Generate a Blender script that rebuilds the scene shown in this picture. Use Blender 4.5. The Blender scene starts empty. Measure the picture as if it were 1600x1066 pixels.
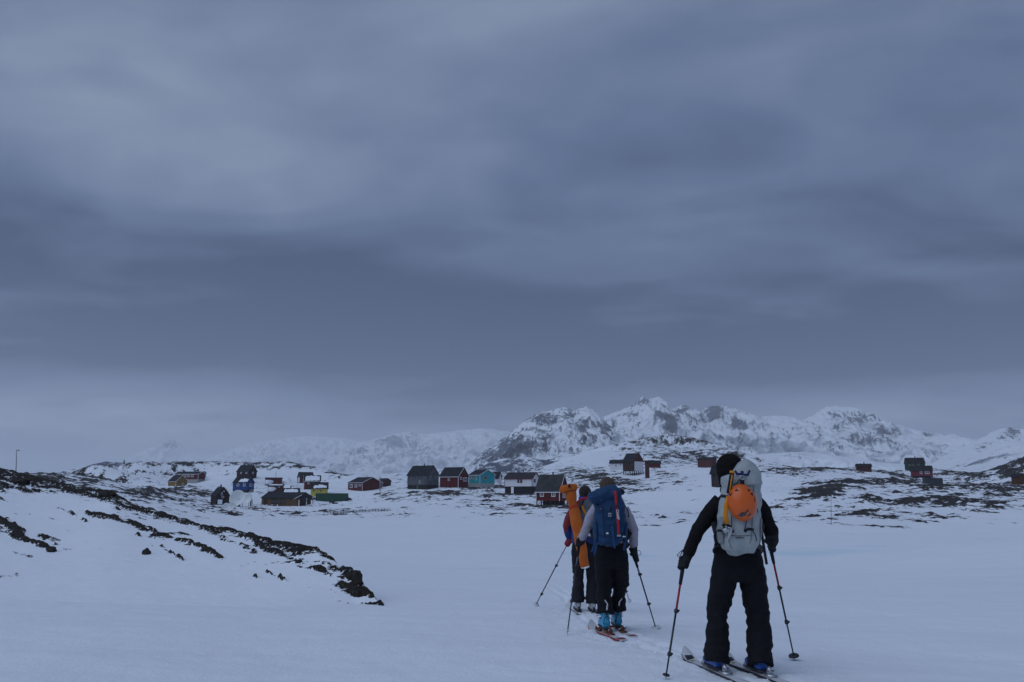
import bpy, bmesh, math, random
import numpy as np
from mathutils import Vector, Matrix, noise as mnoise
R = math.radians
sc = bpy.context.scene
COL = sc.collection
random.seed(5)

# ------------------------------------------------------------------ camera
FPX = 1600 * 28 / 36
PITCH = math.atan((772 - 533) / FPX)
CP, SP = math.cos(PITCH), math.sin(PITCH)
cam = bpy.data.cameras.new('camera'); cam.lens = 28; cam.sensor_width = 36
cam.clip_start = 0.1; cam.clip_end = 60000
camo = bpy.data.objects.new('camera', cam); COL.objects.link(camo)
camo.location = (0, 0, 0); camo.rotation_euler = (math.pi / 2 + PITCH, 0, 0)
sc.camera = camo

# ------------------------------------------------------------------ sky
SUN_EL, SUN_AZ = R(50), R(-125)          # azimuth from +Y towards +X
w = bpy.data.worlds.new('World'); sc.world = w; w.use_nodes = True
nt = w.node_tree; nt.nodes.clear()
def N(nt, t, **k):
    n = nt.nodes.new(t)
    for a, b in k.items(): setattr(n, a, b)
    return n
def math_n(nt, op, a, b=None, c=None, clamp=False):
    n = N(nt, 'ShaderNodeMath', operation=op); n.use_clamp = clamp
    for i, v in enumerate((a, b, c)):
        if v is None: continue
        if isinstance(v, (int, float)): n.inputs[i].default_value = v
        else: nt.links.new(v, n.inputs[i])
    return n.outputs[0]
tc = N(nt, 'ShaderNodeTexCoord'); sx = N(nt, 'ShaderNodeSeparateXYZ')
nt.links.new(tc.outputs['Generated'], sx.inputs[0])
zc = math_n(nt, 'MAXIMUM', sx.outputs['Z'], 0.0)
den = math_n(nt, 'ADD', zc, 0.17)
cx = math_n(nt, 'DIVIDE', sx.outputs['X'], den); cy = math_n(nt, 'DIVIDE', sx.outputs['Y'], den)
cv = N(nt, 'ShaderNodeCombineXYZ'); nt.links.new(cx, cv.inputs[0]); nt.links.new(cy, cv.inputs[1])
def wnoise(scale, detail, rough, sxy, dist=0.0, off=(0, 0, 0)):
    mp = N(nt, 'ShaderNodeMapping'); mp.inputs['Scale'].default_value = (sxy[0], sxy[1], 1); mp.inputs['Location'].default_value = off
    nt.links.new(cv.outputs[0], mp.inputs[0])
    n = N(nt, 'ShaderNodeTexNoise'); n.inputs['Scale'].default_value = scale; n.inputs['Detail'].default_value = detail
    n.inputs['Roughness'].default_value = rough; n.inputs['Distortion'].default_value = dist
    nt.links.new(mp.outputs[0], n.inputs['Vector']); return n.outputs['Fac']
n1 = wnoise(0.80, 3, 0.45, (0.9, 1.1), 0.4, (3.1, 0.4, 0))
n2 = wnoise(1.9, 4, 0.45, (0.75, 1.25), 0.8, (0.7, 2.2, 0))
n3 = wnoise(6.0, 4, 0.5, (0.9, 1.0), 0.5, (8.7, 5.2, 0))
n4 = wnoise(3.2, 4, 0.5, (1.0, 1.0), 0.6, (1.3, 4.1, 0))
# brighter break in the overcast, a darker bank lower down
def dirdot(az, el):
    d = (math.sin(R(az)) * math.cos(R(el)), math.cos(R(az)) * math.cos(R(el)), math.sin(R(el)))
    vm = N(nt, 'ShaderNodeVectorMath', operation='DOT_PRODUCT'); nt.links.new(tc.outputs['Generated'], vm.inputs[0]); vm.inputs[1].default_value = d
    return vm.outputs['Value']
def sstep(val, a, b):
    m = N(nt, 'ShaderNodeMapRange', interpolation_type='SMOOTHSTEP'); nt.links.new(val, m.inputs[0])
    m.inputs['From Min'].default_value = a; m.inputs['From Max'].default_value = b; return m.outputs[0]
glow = math_n(nt, 'MULTIPLY', sstep(dirdot(-36, 20), math.cos(R(26)), math.cos(R(3))), math_n(nt, 'ADD', math_n(nt, 'MULTIPLY', n4, 2.2), -0.35, clamp=True))
glow2 = sstep(dirdot(14, 28), math.cos(R(26)), math.cos(R(2)))
bank = math_n(nt, 'MULTIPLY', sstep(math_n(nt, 'ADD', sx.outputs['Z'], math_n(nt, 'MULTIPLY', n2, 0.05)), 0.115, 0.185), math_n(nt, 'SUBTRACT', 1.0, sstep(sx.outputs['Z'], 0.16, 0.44)))
c = math_n(nt, 'MULTIPLY', n1, 0.85)
c = math_n(nt, 'ADD', c, math_n(nt, 'MULTIPLY', n2, 0.80))
c = math_n(nt, 'ADD', c, math_n(nt, 'MULTIPLY', n3, 0.16))
c = math_n(nt, 'ADD', c, math_n(nt, 'MULTIPLY', math_n(nt, 'MULTIPLY', glow, math_n(nt, 'SUBTRACT', 1.0, math_n(nt, 'MULTIPLY', bank, 0.95))), 0.21))
c = math_n(nt, 'ADD', c, math_n(nt, 'MULTIPLY', glow2, 0.10))
c = math_n(nt, 'SUBTRACT', c, math_n(nt, 'MULTIPLY', bank, 0.50))
c = math_n(nt, 'ADD', c, math_n(nt, 'MULTIPLY', math_n(nt, 'SUBTRACT', 1.0, sstep(sx.outputs['Z'], 0.03, 0.13)), 0.16))
c = math_n(nt, 'SUBTRACT', c, 0.405)
ramp = N(nt, 'ShaderNodeValToRGB'); nt.links.new(c, ramp.inputs[0])
el = ramp.color_ramp.elements
el[0].position = 0.12; el[0].color = (0.030, 0.050, 0.116, 1)
el[1].position = 0.90; el[1].color = (0.270, 0.330, 0.440, 1)
e = el.new(0.42); e.color = (0.100, 0.143, 0.256, 1)
e = el.new(0.66); e.color = (0.170, 0.222, 0.345, 1)
sky = N(nt, 'ShaderNodeTexSky', sky_type='NISHITA'); sky.sun_disc = False
sky.sun_elevation = SUN_EL; sky.sun_rotation = SUN_AZ
mul = N(nt, 'ShaderNodeVectorMath', operation='SCALE'); nt.links.new(ramp.outputs[0], mul.inputs[0]); mul.inputs['Scale'].default_value = 10.0
mx = N(nt, 'ShaderNodeMix', data_type='RGBA'); mx.inputs[0].default_value = 0.97
nt.links.new(sky.outputs[0], mx.inputs[6]); nt.links.new(mul.outputs[0], mx.inputs[7])
bg = N(nt, 'ShaderNodeBackground'); bg.inputs['Strength'].default_value = 0.1; nt.links.new(mx.outputs[2], bg.inputs[0])
wo = N(nt, 'ShaderNodeOutputWorld'); nt.links.new(bg.outputs[0], wo.inputs[0])

sl = bpy.data.lights.new('sun', 'SUN'); sl.energy = 1.28; sl.angle = R(70); sl.color = (0.71, 0.825, 1.0)
so = bpy.data.objects.new('sun', sl); COL.objects.link(so)
sd = Vector((math.sin(SUN_AZ) * math.cos(SUN_EL), math.cos(SUN_AZ) * math.cos(SUN_EL), math.sin(SUN_EL)))
so.rotation_euler = sd.to_track_quat('Z', 'Y').to_euler(); so.location = (-30, -40, 60)

sc.view_settings.view_transform = 'Standard'; sc.view_settings.look = 'None'
sc.view_settings.exposure = 0.0; sc.view_settings.gamma = 1.0; sc.view_settings.use_curve_mapping = False
sc.cycles.use_denoising = True
sc.cycles.max_bounces = 5; sc.cycles.diffuse_bounces = 3; sc.cycles.glossy_bounces = 2; sc.cycles.volume_bounces = 1
sc.cycles.transparent_max_bounces = 4; sc.cycles.caustics_reflective = False; sc.cycles.caustics_refractive = False

# ------------------------------------------------------------------ helpers
def at(px, py, Y):
    u = (px - 800) / FPX; v = (533 - py) / FPX
    s = Y / (CP - v * SP)
    return Vector((u * s, Y, (SP + v * CP) * s))
def proj(x, y, z):
    d = y * CP + z * SP
    return 800 + FPX * x / d, 533 - FPX * (-y * SP + z * CP) / d
def mpp(Y): return Y * 0.985 / FPX

def tag(o, label=None, cat=None, group=None, kind=None):
    if label: o['label'] = label
    if cat: o['category'] = cat
    if group: o['group'] = group
    if kind: o['kind'] = kind
    return o
def empty(name, loc, rz=0):
    o = bpy.data.objects.new(name, None); COL.objects.link(o); o.location = loc; o.rotation_euler = (0, 0, rz)
    o.empty_display_size = 0.2
    return o
def root_of(o):
    while o.parent: o = o.parent
    return o
def finish(name, me, mat, parent=None, world=True, smooth=True):
    if mat and not me.materials: me.materials.append(mat)
    if smooth: me.polygons.foreach_set('use_smooth', [True] * len(me.polygons))
    if parent is not None and world:
        me.transform(Matrix.Translation(-Vector(root_of(parent).location)))
    o = bpy.data.objects.new(name, me); COL.objects.link(o)
    if parent is not None: o.parent = parent
    return o
def bobj(name, bm, mat, parent=None, world=True, smooth=True):
    me = bpy.data.meshes.new(name); bmesh.ops.recalc_face_normals(bm, faces=bm.faces[:]); bm.to_mesh(me); bm.free()
    return finish(name, me, mat, parent, world, smooth)
def box(bm, lo, hi, bev=0):
    x0, y0, z0 = lo; x1, y1, z1 = hi
    v = [bm.verts.new(p) for p in ((x0,y0,z0),(x1,y0,z0),(x1,y1,z0),(x0,y1,z0),(x0,y0,z1),(x1,y0,z1),(x1,y1,z1),(x0,y1,z1))]
    for f in ((0,3,2,1),(4,5,6,7),(0,1,5,4),(1,2,6,5),(2,3,7,6),(3,0,4,7)): bm.faces.new([v[i] for i in f])
    return v
def loft(bm, pts, radii, seg=14, ref=(1, 0, 0), cap=True, power=2.0):
    """tube through pts; radii r or (a, b): a along ref, b across"""
    pts = [Vector(p) for p in pts]; n = len(pts); rings = []
    ref = Vector(ref)
    for i, p in enumerate(pts):
        t = (pts[min(i + 1, n - 1)] - pts[max(i - 1, 0)])
        if t.length < 1e-9: t = Vector((0, 0, 1))
        t.normalize()
        s = ref - t * ref.dot(t)
        if s.length < 1e-4: s = Vector((0, 1, 0)) - t * t.y
        s.normalize(); q = t.cross(s)
        r = radii[i] if isinstance(radii, (list, tuple)) else radii
        a, b = r if isinstance(r, (list, tuple)) else (r, r)
        ring = []
        for k in range(seg):
            an = 2 * math.pi * k / seg; ca, sa = math.cos(an), math.sin(an)
            if power != 2.0:
                ca = math.copysign(abs(ca) ** (2 / power), ca); sa = math.copysign(abs(sa) ** (2 / power), sa)
            ring.append(bm.verts.new(p + s * (a * ca) + q * (b * sa)))
        rings.append(ring)
    for i in range(n - 1):
        for k in range(seg):
            bm.faces.new((rings[i][k], rings[i][(k + 1) % seg], rings[i + 1][(k + 1) % seg], rings[i + 1][k]))
    if cap:
        bm.faces.new(rings[0][::-1]); bm.faces.new(rings[-1])
    return rings
def ball(bm, c, r, rot=None, u=20, v=12):
    m = Matrix.Translation(Vector(c)) @ (rot.to_4x4() if rot else Matrix()) @ Matrix.Diagonal((r[0], r[1], r[2], 1))
    bmesh.ops.create_uvsphere(bm, u_segments=u, v_segments=v, radius=1, matrix=m)
def lerp(a, b, t): return a + (b - a) * t

# ------------------------------------------------------------------ noise
_rng = np.random.RandomState(7)
_G = _rng.uniform(0, 2 * np.pi, 4096)
def perlin(x, y, seed=0):
    xi = np.floor(x).astype(np.int64); yi = np.floor(y).astype(np.int64); xf = x - xi; yf = y - yi
    def g(ix, iy, dx, dy):
        h = ((ix * 73856093) ^ (iy * 19349663) ^ (seed * 83492791)); h = (h ^ (h >> 13)) * 1274126177
        a = _G[(h ^ (h >> 16)) & 4095]
        return np.cos(a) * dx + np.sin(a) * dy
    u = xf * xf * xf * (xf * (xf * 6 - 15) + 10); v = yf * yf * yf * (yf * (yf * 6 - 15) + 10)
    a = g(xi, yi, xf, yf); b = g(xi + 1, yi, xf - 1, yf); c = g(xi, yi + 1, xf, yf - 1); d = g(xi + 1, yi + 1, xf - 1, yf - 1)
    return ((a + (b - a) * u) * (1 - v) + (c + (d - c) * u) * v) * 1.5
def fbm(x, y, o=4, seed=0, gain=0.5, lac=2.03):
    s = 0; a = 1; t = 0
    for k in range(o):
        s = s + a * perlin(x, y, seed + k * 17); t += a; a *= gain; x = x * lac + 3.7; y = y * lac + 1.3
    return s / t
def ridged(x, y, o=4, seed=0, gain=0.5):
    s = 0; a = 1; t = 0
    for k in range(o):
        s = s + a * (1 - 2 * np.abs(perlin(x, y, seed + k * 17))); t += a; a *= gain; x = x * 2.07 + 5.1; y = y * 2.07 + 2.3
    return s / t
def sst(a, b, x):
    t = np.clip((x - a) / (b - a), 0, 1); return t * t * (3 - 2 * t)

def grid_object(name, X, Y, Z, attrs, mat, wrap=False):
    nr, nc = X.shape
    me = bpy.data.meshes.new(name)
    co = np.stack([X, Y, Z], -1).reshape(-1, 3).astype(np.float32)
    me.vertices.add(len(co)); me.vertices.foreach_set('co', co.ravel())
    i, j = np.meshgrid(np.arange(nr - 1), np.arange(nc if wrap else nc - 1), indexing='ij')
    j2 = (j + 1) % nc
    q = np.stack([i * nc + j, i * nc + j2, (i + 1) * nc + j2, (i + 1) * nc + j], -1).reshape(-1, 4)
    # face up
    a, b, d = co[q[0, 0]], co[q[0, 1]], co[q[0, 3]]
    if np.cross(b - a, d - a)[2] < 0: q = q[:, ::-1]
    me.loops.add(q.size); me.loops.foreach_set('vertex_index', q.ravel().astype(np.int32))
    me.polygons.add(len(q)); me.polygons.foreach_set('loop_start', np.arange(0, q.size, 4, dtype=np.int32))
    me.polygons.foreach_set('use_smooth', np.ones(len(q), dtype=bool))
    for k, v in attrs.items():
        at_ = me.attributes.new(k, 'FLOAT', 'POINT'); at_.data.foreach_set('value', v.ravel().astype(np.float32))
    me.update(); me.validate()
    me.materials.append(mat)
    o = bpy.data.objects.new(name, me); COL.objects.link(o); return o

# ------------------------------------------------------------------ materials
MATS = {}
def mat(name, col, rough=0.7, var=0.15, scale=6.0, bump=0.0, bscale=None, metal=0.0, spec=0.3, alt=None, coords='Object', stretch=(1, 1, 1), sheen=0.0):
    if name in MATS: return MATS[name]
    m = bpy.data.materials.new(name); m.use_nodes = True; t = m.node_tree; p = t.nodes['Principled BSDF']
    p.inputs['Roughness'].default_value = rough; p.inputs['Metallic'].default_value = metal
    p.inputs['Specular IOR Level'].default_value = spec
    if sheen: p.inputs['Sheen Weight'].default_value = sheen
    tcn = N(t, 'ShaderNodeTexCoord'); mp = N(t, 'ShaderNodeMapping'); mp.inputs['Scale'].default_value = stretch
    t.links.new(tcn.outputs[coords], mp.inputs[0])
    nz = N(t, 'ShaderNodeTexNoise'); nz.inputs['Scale'].default_value = scale; nz.inputs['Detail'].default_value = 5; nz.inputs['Roughness'].default_value = 0.6
    t.links.new(mp.outputs[0], nz.inputs['Vector'])
    rp = N(t, 'ShaderNodeValToRGB'); t.links.new(nz.outputs['Fac'], rp.inputs[0])
    a = tuple(max(0, x * (1 - var)) for x in col) + (1,); b = (tuple(alt) if alt else tuple(min(1, x * (1 + var)) for x in col)) + (1,)
    rp.color_ramp.elements[0].position = 0.3; rp.color_ramp.elements[0].color = a
    rp.color_ramp.elements[1].position = 0.72; rp.color_ramp.elements[1].color = b
    t.links.new(rp.outputs[0], p.inputs['Base Color'])
    if bump:
        nb = N(t, 'ShaderNodeTexNoise'); nb.inputs['Scale'].default_value = bscale or scale * 3; nb.inputs['Detail'].default_value = 4
        t.links.new(mp.outputs[0], nb.inputs['Vector'])
        bn = N(t, 'ShaderNodeBump'); bn.inputs['Strength'].default_value = bump; bn.inputs['Distance'].default_value = 0.02
        t.links.new(nb.outputs['Fac'], bn.inputs['Height']); t.links.new(bn.outputs[0], p.inputs['Normal'])
    MATS[name] = m; return m

def terrain_mat(name, nscale, namp, rock_a, rock_b, snow=(0.80, 0.83, 0.88), bumpd=0.05, ice=False, edge=0.06, stretch=(1, 1, 1), rockbump=0.3, lichen=None):
    m = bpy.data.materials.new(name); m.use_nodes = True; t = m.node_tree; p = t.nodes['Principled BSDF']
    L = t.links.new
    ra = N(t, 'ShaderNodeAttribute', attribute_name='rock')
    tcn = N(t, 'ShaderNodeTexCoord'); mp = N(t, 'ShaderNodeMapping'); mp.inputs['Scale'].default_value = stretch
    L(tcn.outputs['Object'], mp.inputs[0])
    n1 = N(t, 'ShaderNodeTexNoise'); n1.inputs['Scale'].default_value = nscale; n1.inputs['Detail'].default_value = 6; n1.inputs['Roughness'].default_value = 0.65
    L(mp.outputs[0], n1.inputs['Vector'])
    f = math_n(t, 'ADD', ra.outputs['Fac'], math_n(t, 'MULTIPLY', math_n(t, 'SUBTRACT', n1.outputs['Fac'], 0.5), namp))
    mr = N(t, 'ShaderNodeMapRange'); mr.inputs['From Min'].default_value = -edge; mr.inputs['From Max'].default_value = edge; L(f, mr.inputs[0])
    n2 = N(t, 'ShaderNodeTexNoise'); n2.inputs['Scale'].default_value = nscale * 2.3; n2.inputs['Detail'].default_value = 6; L(mp.outputs[0], n2.inputs['Vector'])
    rr = N(t, 'ShaderNodeValToRGB'); L(n2.outputs['Fac'], rr.inputs[0])
    rr.color_ramp.elements[0].position = 0.35; rr.color_ramp.elements[0].color = rock_a + (1,)
    rr.color_ramp.elements[1].position = 0.70; rr.color_ramp.elements[1].color = rock_b + (1,)
    rockc = rr.outputs[0]
    if lichen:
        n4 = N(t, 'ShaderNodeTexNoise'); n4.inputs['Scale'].default_value = nscale * 0.35; n4.inputs['Detail'].default_value = 4; L(mp.outputs[0], n4.inputs['Vector'])
        lm = N(t, 'ShaderNodeMix', data_type='RGBA'); L(sst_node(t, n4.outputs['Fac'], 0.5, 0.66), lm.inputs[0]); L(rockc, lm.inputs[6]); lm.inputs[7].default_value = lichen + (1,)
        rockc = lm.outputs[2]
    n3 = N(t, 'ShaderNodeTexNoise'); n3.inputs['Scale'].default_value = 0.35; n3.inputs['Detail'].default_value = 5; L(tcn.outputs['Object'], n3.inputs['Vector'])
    sr = N(t, 'ShaderNodeMix', data_type='RGBA'); L(n3.outputs['Fac'], sr.inputs[0])
    sr.inputs[6].default_value = tuple(x * 0.94 for x in snow) + (1,); sr.inputs[7].default_value = tuple(min(1, x * 1.04) for x in snow) + (1,)
    snowc = sr.outputs[2]
    if ice:
        ia = N(t, 'ShaderNodeAttribute', attribute_name='ice')
        im = N(t, 'ShaderNodeMix', data_type='RGBA'); L(ia.outputs['Fac'], im.inputs[0]); L(snowc, im.inputs[6]); im.inputs[7].default_value = (0.50, 0.68, 0.75, 1)
        snowc = im.outputs[2]
    mxn = N(t, 'ShaderNodeMix', data_type='RGBA'); L(mr.outputs[0], mxn.inputs[0]); L(snowc, mxn.inputs[6]); L(rockc, mxn.inputs[7])
    L(mxn.outputs[2], p.inputs['Base Color'])
    p.inputs['Roughness'].default_value = 0.75; p.inputs['Specular IOR Level'].default_value = 0.15
    # relief
    b1 = N(t, 'ShaderNodeTexNoise'); b1.inputs['Scale'].default_value = 3.5; b1.inputs['Detail'].default_value = 6; b1.inputs['Roughness'].default_value = 0.55; L(tcn.outputs['Object'], b1.inputs['Vector'])
    b2 = N(t, 'ShaderNodeTexNoise'); b2.inputs['Scale'].default_value = 28; b2.inputs['Detail'].default_value = 3; L(tcn.outputs['Object'], b2.inputs['Vector'])
    hb = math_n(t, 'ADD', math_n(t, 'MULTIPLY', b2.outputs['Fac'], bumpd * 0.16), math_n(t, 'ADD', math_n(t, 'MULTIPLY', b1.outputs['Fac'], bumpd), math_n(t, 'MULTIPLY', math_n(t, 'MULTIPLY', n2.outputs['Fac'], mr.outputs[0]), rockbump)))
    bn = N(t, 'ShaderNodeBump'); bn.inputs['Strength'].default_value = 0.8; bn.inputs['Distance'].default_value = 1.0; L(hb, bn.inputs['Height'])
    L(bn.outputs[0], p.inputs['Normal'])
    return m
def sst_node(t, val, a, b):
    m = N(t, 'ShaderNodeMapRange', interpolation_type='SMOOTHSTEP'); t.links.new(val, m.inputs[0])
    m.inputs['From Min'].default_value = a; m.inputs['From Max'].default_value = b; return m.outputs[0]

# ------------------------------------------------------------------ the lie of the land
LAKE = -4.6
PRO = np.array([(-30, -1.40), (0, -1.45), (5, -1.455), (7.13, -1.475), (9.3, -1.53), (12.05, -1.664), (14, -1.80), (20, -2.28), (28, -2.95), (37, -3.65), (48, -4.30), (58, -4.72), (75, -5.2), (400, -6.0)])
def _prof(y):
    k = np.linspace(-30, 400, 4301); z = np.interp(k, PRO[:, 0], PRO[:, 1])
    ker = np.hanning(31); ker /= ker.sum(); z = np.convolve(np.pad(z, 15, 'edge'), ker, 'valid')
    return np.interp(y, k, z)
def near_z(x, y):
    z = _prof(y)
    z = z + 2.4 * sst(17, 44, x) * sst(8, 34, y) * (1 - sst(46, 85, y))
    z = z + 0.6 * sst(2, 20, -x) * sst(6, 22, y) * (1 - sst(40, 70, y))
    z = z + 0.10 * fbm(x / 9, y / 9, 3, 3) * sst(5, 14, np.hypot(x, y))
    return z
def ground(x, y):
    return float(near_z(np.array([x], float), np.array([y], float))[0])

HOUSES = [  # name, label, category, pl, pc, pr, base, bottom, eave, ridge, D, mirror, wall, roof, extras
 dict(n='ochre_cabin', l='small ochre yellow cabin with white gable trim beside the long red house', p=(255.5,274.5,286.5), base=760, eave=752, ridge=743, D=350, wall='ochre', trim='white', gw=[(282,757,2.2,4)]),
 dict(n='red_longhouse', l='long low red house with a row of white windows on grey footing', p=(270,309,312.5), base=753.5, bottom=749, eave=741, ridge=737.3, D=375, wall='red', trim='white', ratio=.5, found='concrete', fw=[(277,742.5,4,4),(285.5,743.5,4.4,4.4),(292,743.5,4.4,4.4),(299,743.5,4.4,4.4)]),
 dict(n='red_outhouse', l='tiny red outhouse at the end of the long red house', p=(314.6,318.4,320.2), base=747, eave=739.4, ridge=737.2, D=385, wall='red', trim='white', ratio=.9),
 dict(n='dark_brown_house', l='tall dark brown house on the hill above the blue house', p=(366,388,395.5), base=747.5, eave=736.5, ridge=727, D=350, wall='darkbrown', fw=[(374,738.5,3,3.6),(383.8,738.2,3.4,4)], gw=[(392,739,1.6,3)], chimney=True),
 dict(n='blue_house', l='bright blue house with a snow patch on its roof', p=(361.5,386,390), base=770.5, bottom=766, eave=754.5, ridge=747, D=300, wall='blue', ratio=.8, found='darkwood', fw=[(370,758,4,4.2),(380.5,758,4,4.4)], gw=[(388,758.4,1.6,4.4)], snow=(0.35,0.95,.15,.8), chimney=True, porch=True),
 dict(n='brown_shed', l='dark brown gabled shed with ragged pale openings in its end wall', p=(322,337.5,353), base=788, eave=774.5, ridge=762.5, D=205, wall='darkbrown', chimney=True, ratio=.85, gdoor=(342,784.5,5.4,7,'snow'), gw=[(343.5,772,1.8,4.5),(345,777,2.8,3),(346,768,1.8,2)]),
 dict(n='flat_roof_hut', l='low red hut with flat roof, mast and snow plastered walls', p=(414,437.8,411.6), mirror=True, base=757, eave=748, ridge=746.8, D=345, wall='red', ratio=.6, drift=True),
 dict(n='rust_brown_hut', l='low rust brown hut with snow against its door side', p=(418.4,441,414.8), mirror=True, base=768, eave=759, ridge=757.3, D=318, wall='rustbrown', ratio=.6, fw=[(434.5,761,2.2,2)], drift=True, snow=(.05,.95,.05,.9)),
 dict(n='snow_covered_hut', l='small hut with snow covered roof behind the brown timber lodge', p=(442,465,439), mirror=True, base=775, eave=771, ridge=763.6, D=275, wall='greywood', ratio=.8, snow=(.04,.96,.02,.85), chimney=True),
 dict(n='grey_gabled_shed', l='faded red shed with weathered grey gable above the yellow house', p=(468.4,487,460.6), mirror=True, base=755.5, eave=746, ridge=738.2, D=372, wall='fadedred', gwall='greywood', ratio=.8, gdoor=(465.5,750,3,8,'snow')),
 dict(n='red_house', l='red house with snowy roof directly behind the yellow house', p=(474.5,498.5,470.6), mirror=True, base=765.5, eave=751.8, ridge=743.4, D=345, wall='red', ratio=.75, snow=(.06,.97,.1,.95), fw=[(481,755,3,3.4)], trim='white', gdoor=(473,763,2,4.5,'white')),
 dict(n='yellow_house', l='lemon yellow house with snow on its dark roof', p=(485.4,510,482), mirror=True, base=774, eave=763.4, ridge=754.4, D=316, wall='yellow', ratio=.75, snow=(.15,.95,.12,.62), fw=[(489.6,767,3,3.6),(500.3,767,3,3.6)], winfrm='yellow', chimney=True),
 dict(n='red_bungalow', l='red bungalow with wide dark roof sunk behind a snow drift', p=(538.5,566,592), base=765.5, eave=754.3, ridge=746, D=325, wall='red', trim='white', ratio=1.05, fw=[(545,759.5,5.4,5.4),(554,759.5,4.6,4.6),(561.5,758.5,4.6,3)]),
 dict(n='maroon_shed', l='low maroon shed behind the red bungalow with wide roof', p=(588,600,609), base=760, eave=751.8, ridge=748, D=352, wall='rustbrown', ratio=1.0),
 dict(n='grey_timber_house', l='tall weathered grey timber house with dark roof and stove pipe', p=(633.3,667,683), base=764, bottom=758, eave=742.2, ridge=728, D=250, wall='greywood', trim=None, found='darkwood', ratio=.72, chimney=True, fw=[(639.3,745.5,3.6,3.4),(639,754.3,3.4,3),(661.5,746,3,3)], gw=[(672,747.5,3.4,6),(679.3,746.5,2.4,5),(675,737,2,3)], fdoor=(655,753.5,5,6.5,'greypanel'), bdoor=(651,761,2.6,5.4,'greendoor'), winfrm='greypanel'),
 dict(n='red_gable_house', l='dark red house with white corner boards between grey and turquoise houses', p=(685.5,716,730.5), base=760, eave=744.3, ridge=730.6, D=262, wall='red', trim='white', ratio=.8, fw=[(700.4,749.5,3,4)], gw=[(719.7,747.5,2.4,4.4),(725.6,749.2,5.4,6),(724.3,738,3,4.6,'rustbrown')]),
 dict(n='turquoise_house', l='turquoise house with white footing and white corner board', p=(731.5,750,772.5), base=761, bottom=755, eave=742.2, ridge=734.4, D=268, wall='turquoise', trim='white', ratio=1.1, found='concrete', fw=[(734.2,746,2.2,5),(737.4,746,2.2,5),(743,747,3,7)], gw=[(758,746.6,5,6)], winfrm2='tan'),
 dict(n='white_cottage', l='small white cottage peeking out beyond the turquoise house', p=(766,779,783.5), base=758, eave=747, ridge=738, D=300, wall='whitewood', ratio=.8, fw=[(777.5,752.5,2,2.4)]),
 dict(n='white_house', l='white house with red edge trim on a dark basement', p=(788.5,831.4,844), base=769.5, bottom=760.2, eave=748.2, ridge=738.8, D=240, wall='whitewood', trim='trimred', roof='purplebrown', ratio=.62, found='black', fw=[(810.2,751.8,3.4,6.6),(814.6,751.8,3.4,6.6)], gw=[(835.6,751.6,3.2,5.6)], bdoor=(800.6,765,4,8,'white'), winfrm='trimred', chimney=True),
 dict(n='red_stilt_house', l='red house with steep dark roof standing on wooden stilts', p=(838.5,874.4,889.5), base=789.5, bottom=783, eave=767.2, ridge=743, D=190, wall='red', trim='white', roof='felt', ratio=.8, found='stilts', fw=[(847.6,772.8,6,7.6),(865.2,772.8,6,7.6)], gw=[(882,775,4.4,6.5)], chimney=True),
 dict(n='white_low_house', l='low white house left of the red gabled boathouse', p=(953.5,975,979), base=733.4, eave=723.8, ridge=719, D=330, wall='whitewood', ratio=.6, fw=[(963,727.5,1.8,4),(970.3,726.5,1.8,3)]),
 dict(n='boathouse', l='tall brown boathouse on posts with red gable and white front', p=(976,991.7,1008.3), base=742, bottom=736, eave=720.8, ridge=708.4, D=300, wall='rustwood', gwall='whitewood', gable='red', ratio=.95, found='stilts', roof='darkroof'),
 dict(n='red_tower_shed', l='narrow tall red shed standing in front of the boathouse', p=(1008.6,1013.6,1015.8), base=745.5, eave=721.4, ridge=720.4, D=290, wall='rustbrown', ratio=.9),
 dict(n='red_low_building', l='low red building right of the tall boathouse', p=(1013,1032,1034), base=729, eave=724, ridge=720, D=330, wall='red', ratio=.5),
 dict(n='red_hut', l='square faded red hut alone below the rocky hill', p=(1093.6,1112,1123), base=729, eave=717.4, ridge=714.6, D=300, wall='fadedred', ratio=.7, gdoor=(1116,724,2.6,6,'fadedred')),
 dict(n='brown_cottage', l='brown grey cottage half hidden by the black knitted hat', p=(1115.4,1134,1146), base=758, eave=739, ridge=727, D=175, wall='greybrown', ratio=.8),
 dict(n='brown_low_shed', l='low brown shed on the snowy skyline far from other houses', p=(1342,1362,1366), base=734.6, eave=728.8, ridge=725, D=290, wall='rustbrown', ratio=.7, chimney=True),
 dict(n='green_house', l='dark green house with three pale windows above the red house', p=(1421.5,1446,1451), base=733, eave=723.8, ridge=715.4, D=350, wall='green', ratio=.8, fw=[(1424.5,726.8,2.6,4),(1429.2,726.8,3,4),(1437,726.6,3.4,4.2)], chimney=True, winfrm='tan'),
 dict(n='crimson_house', l='crimson house with white corner panel below the dark green house', p=(1431,1458.3,1467), base=747, bottom=744, eave=735.7, ridge=728, D=325, wall='crimson', gwall='mauve', ratio=.8, found='stilts', fw=[(1443,738.4,3,4.4),(1451,738.4,5.6,4.4)], gdoor=(1460,739,3.6,9,'white')),
 dict(n='rusty_shed', l='rusty brown shed tucked under the dark rocky hill', p=(1589.5,1594,1606), base=757.5, eave=745, ridge=741.5, D=220, wall='rust', ratio=.9),
]
CTRL = []   # (px, py, D)
for h in HOUSES:
    a, b_, c_ = h['p']
    CTRL += [(a, h['base'], h['D'] + 2), (b_, h['base'], h['D'])]
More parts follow.
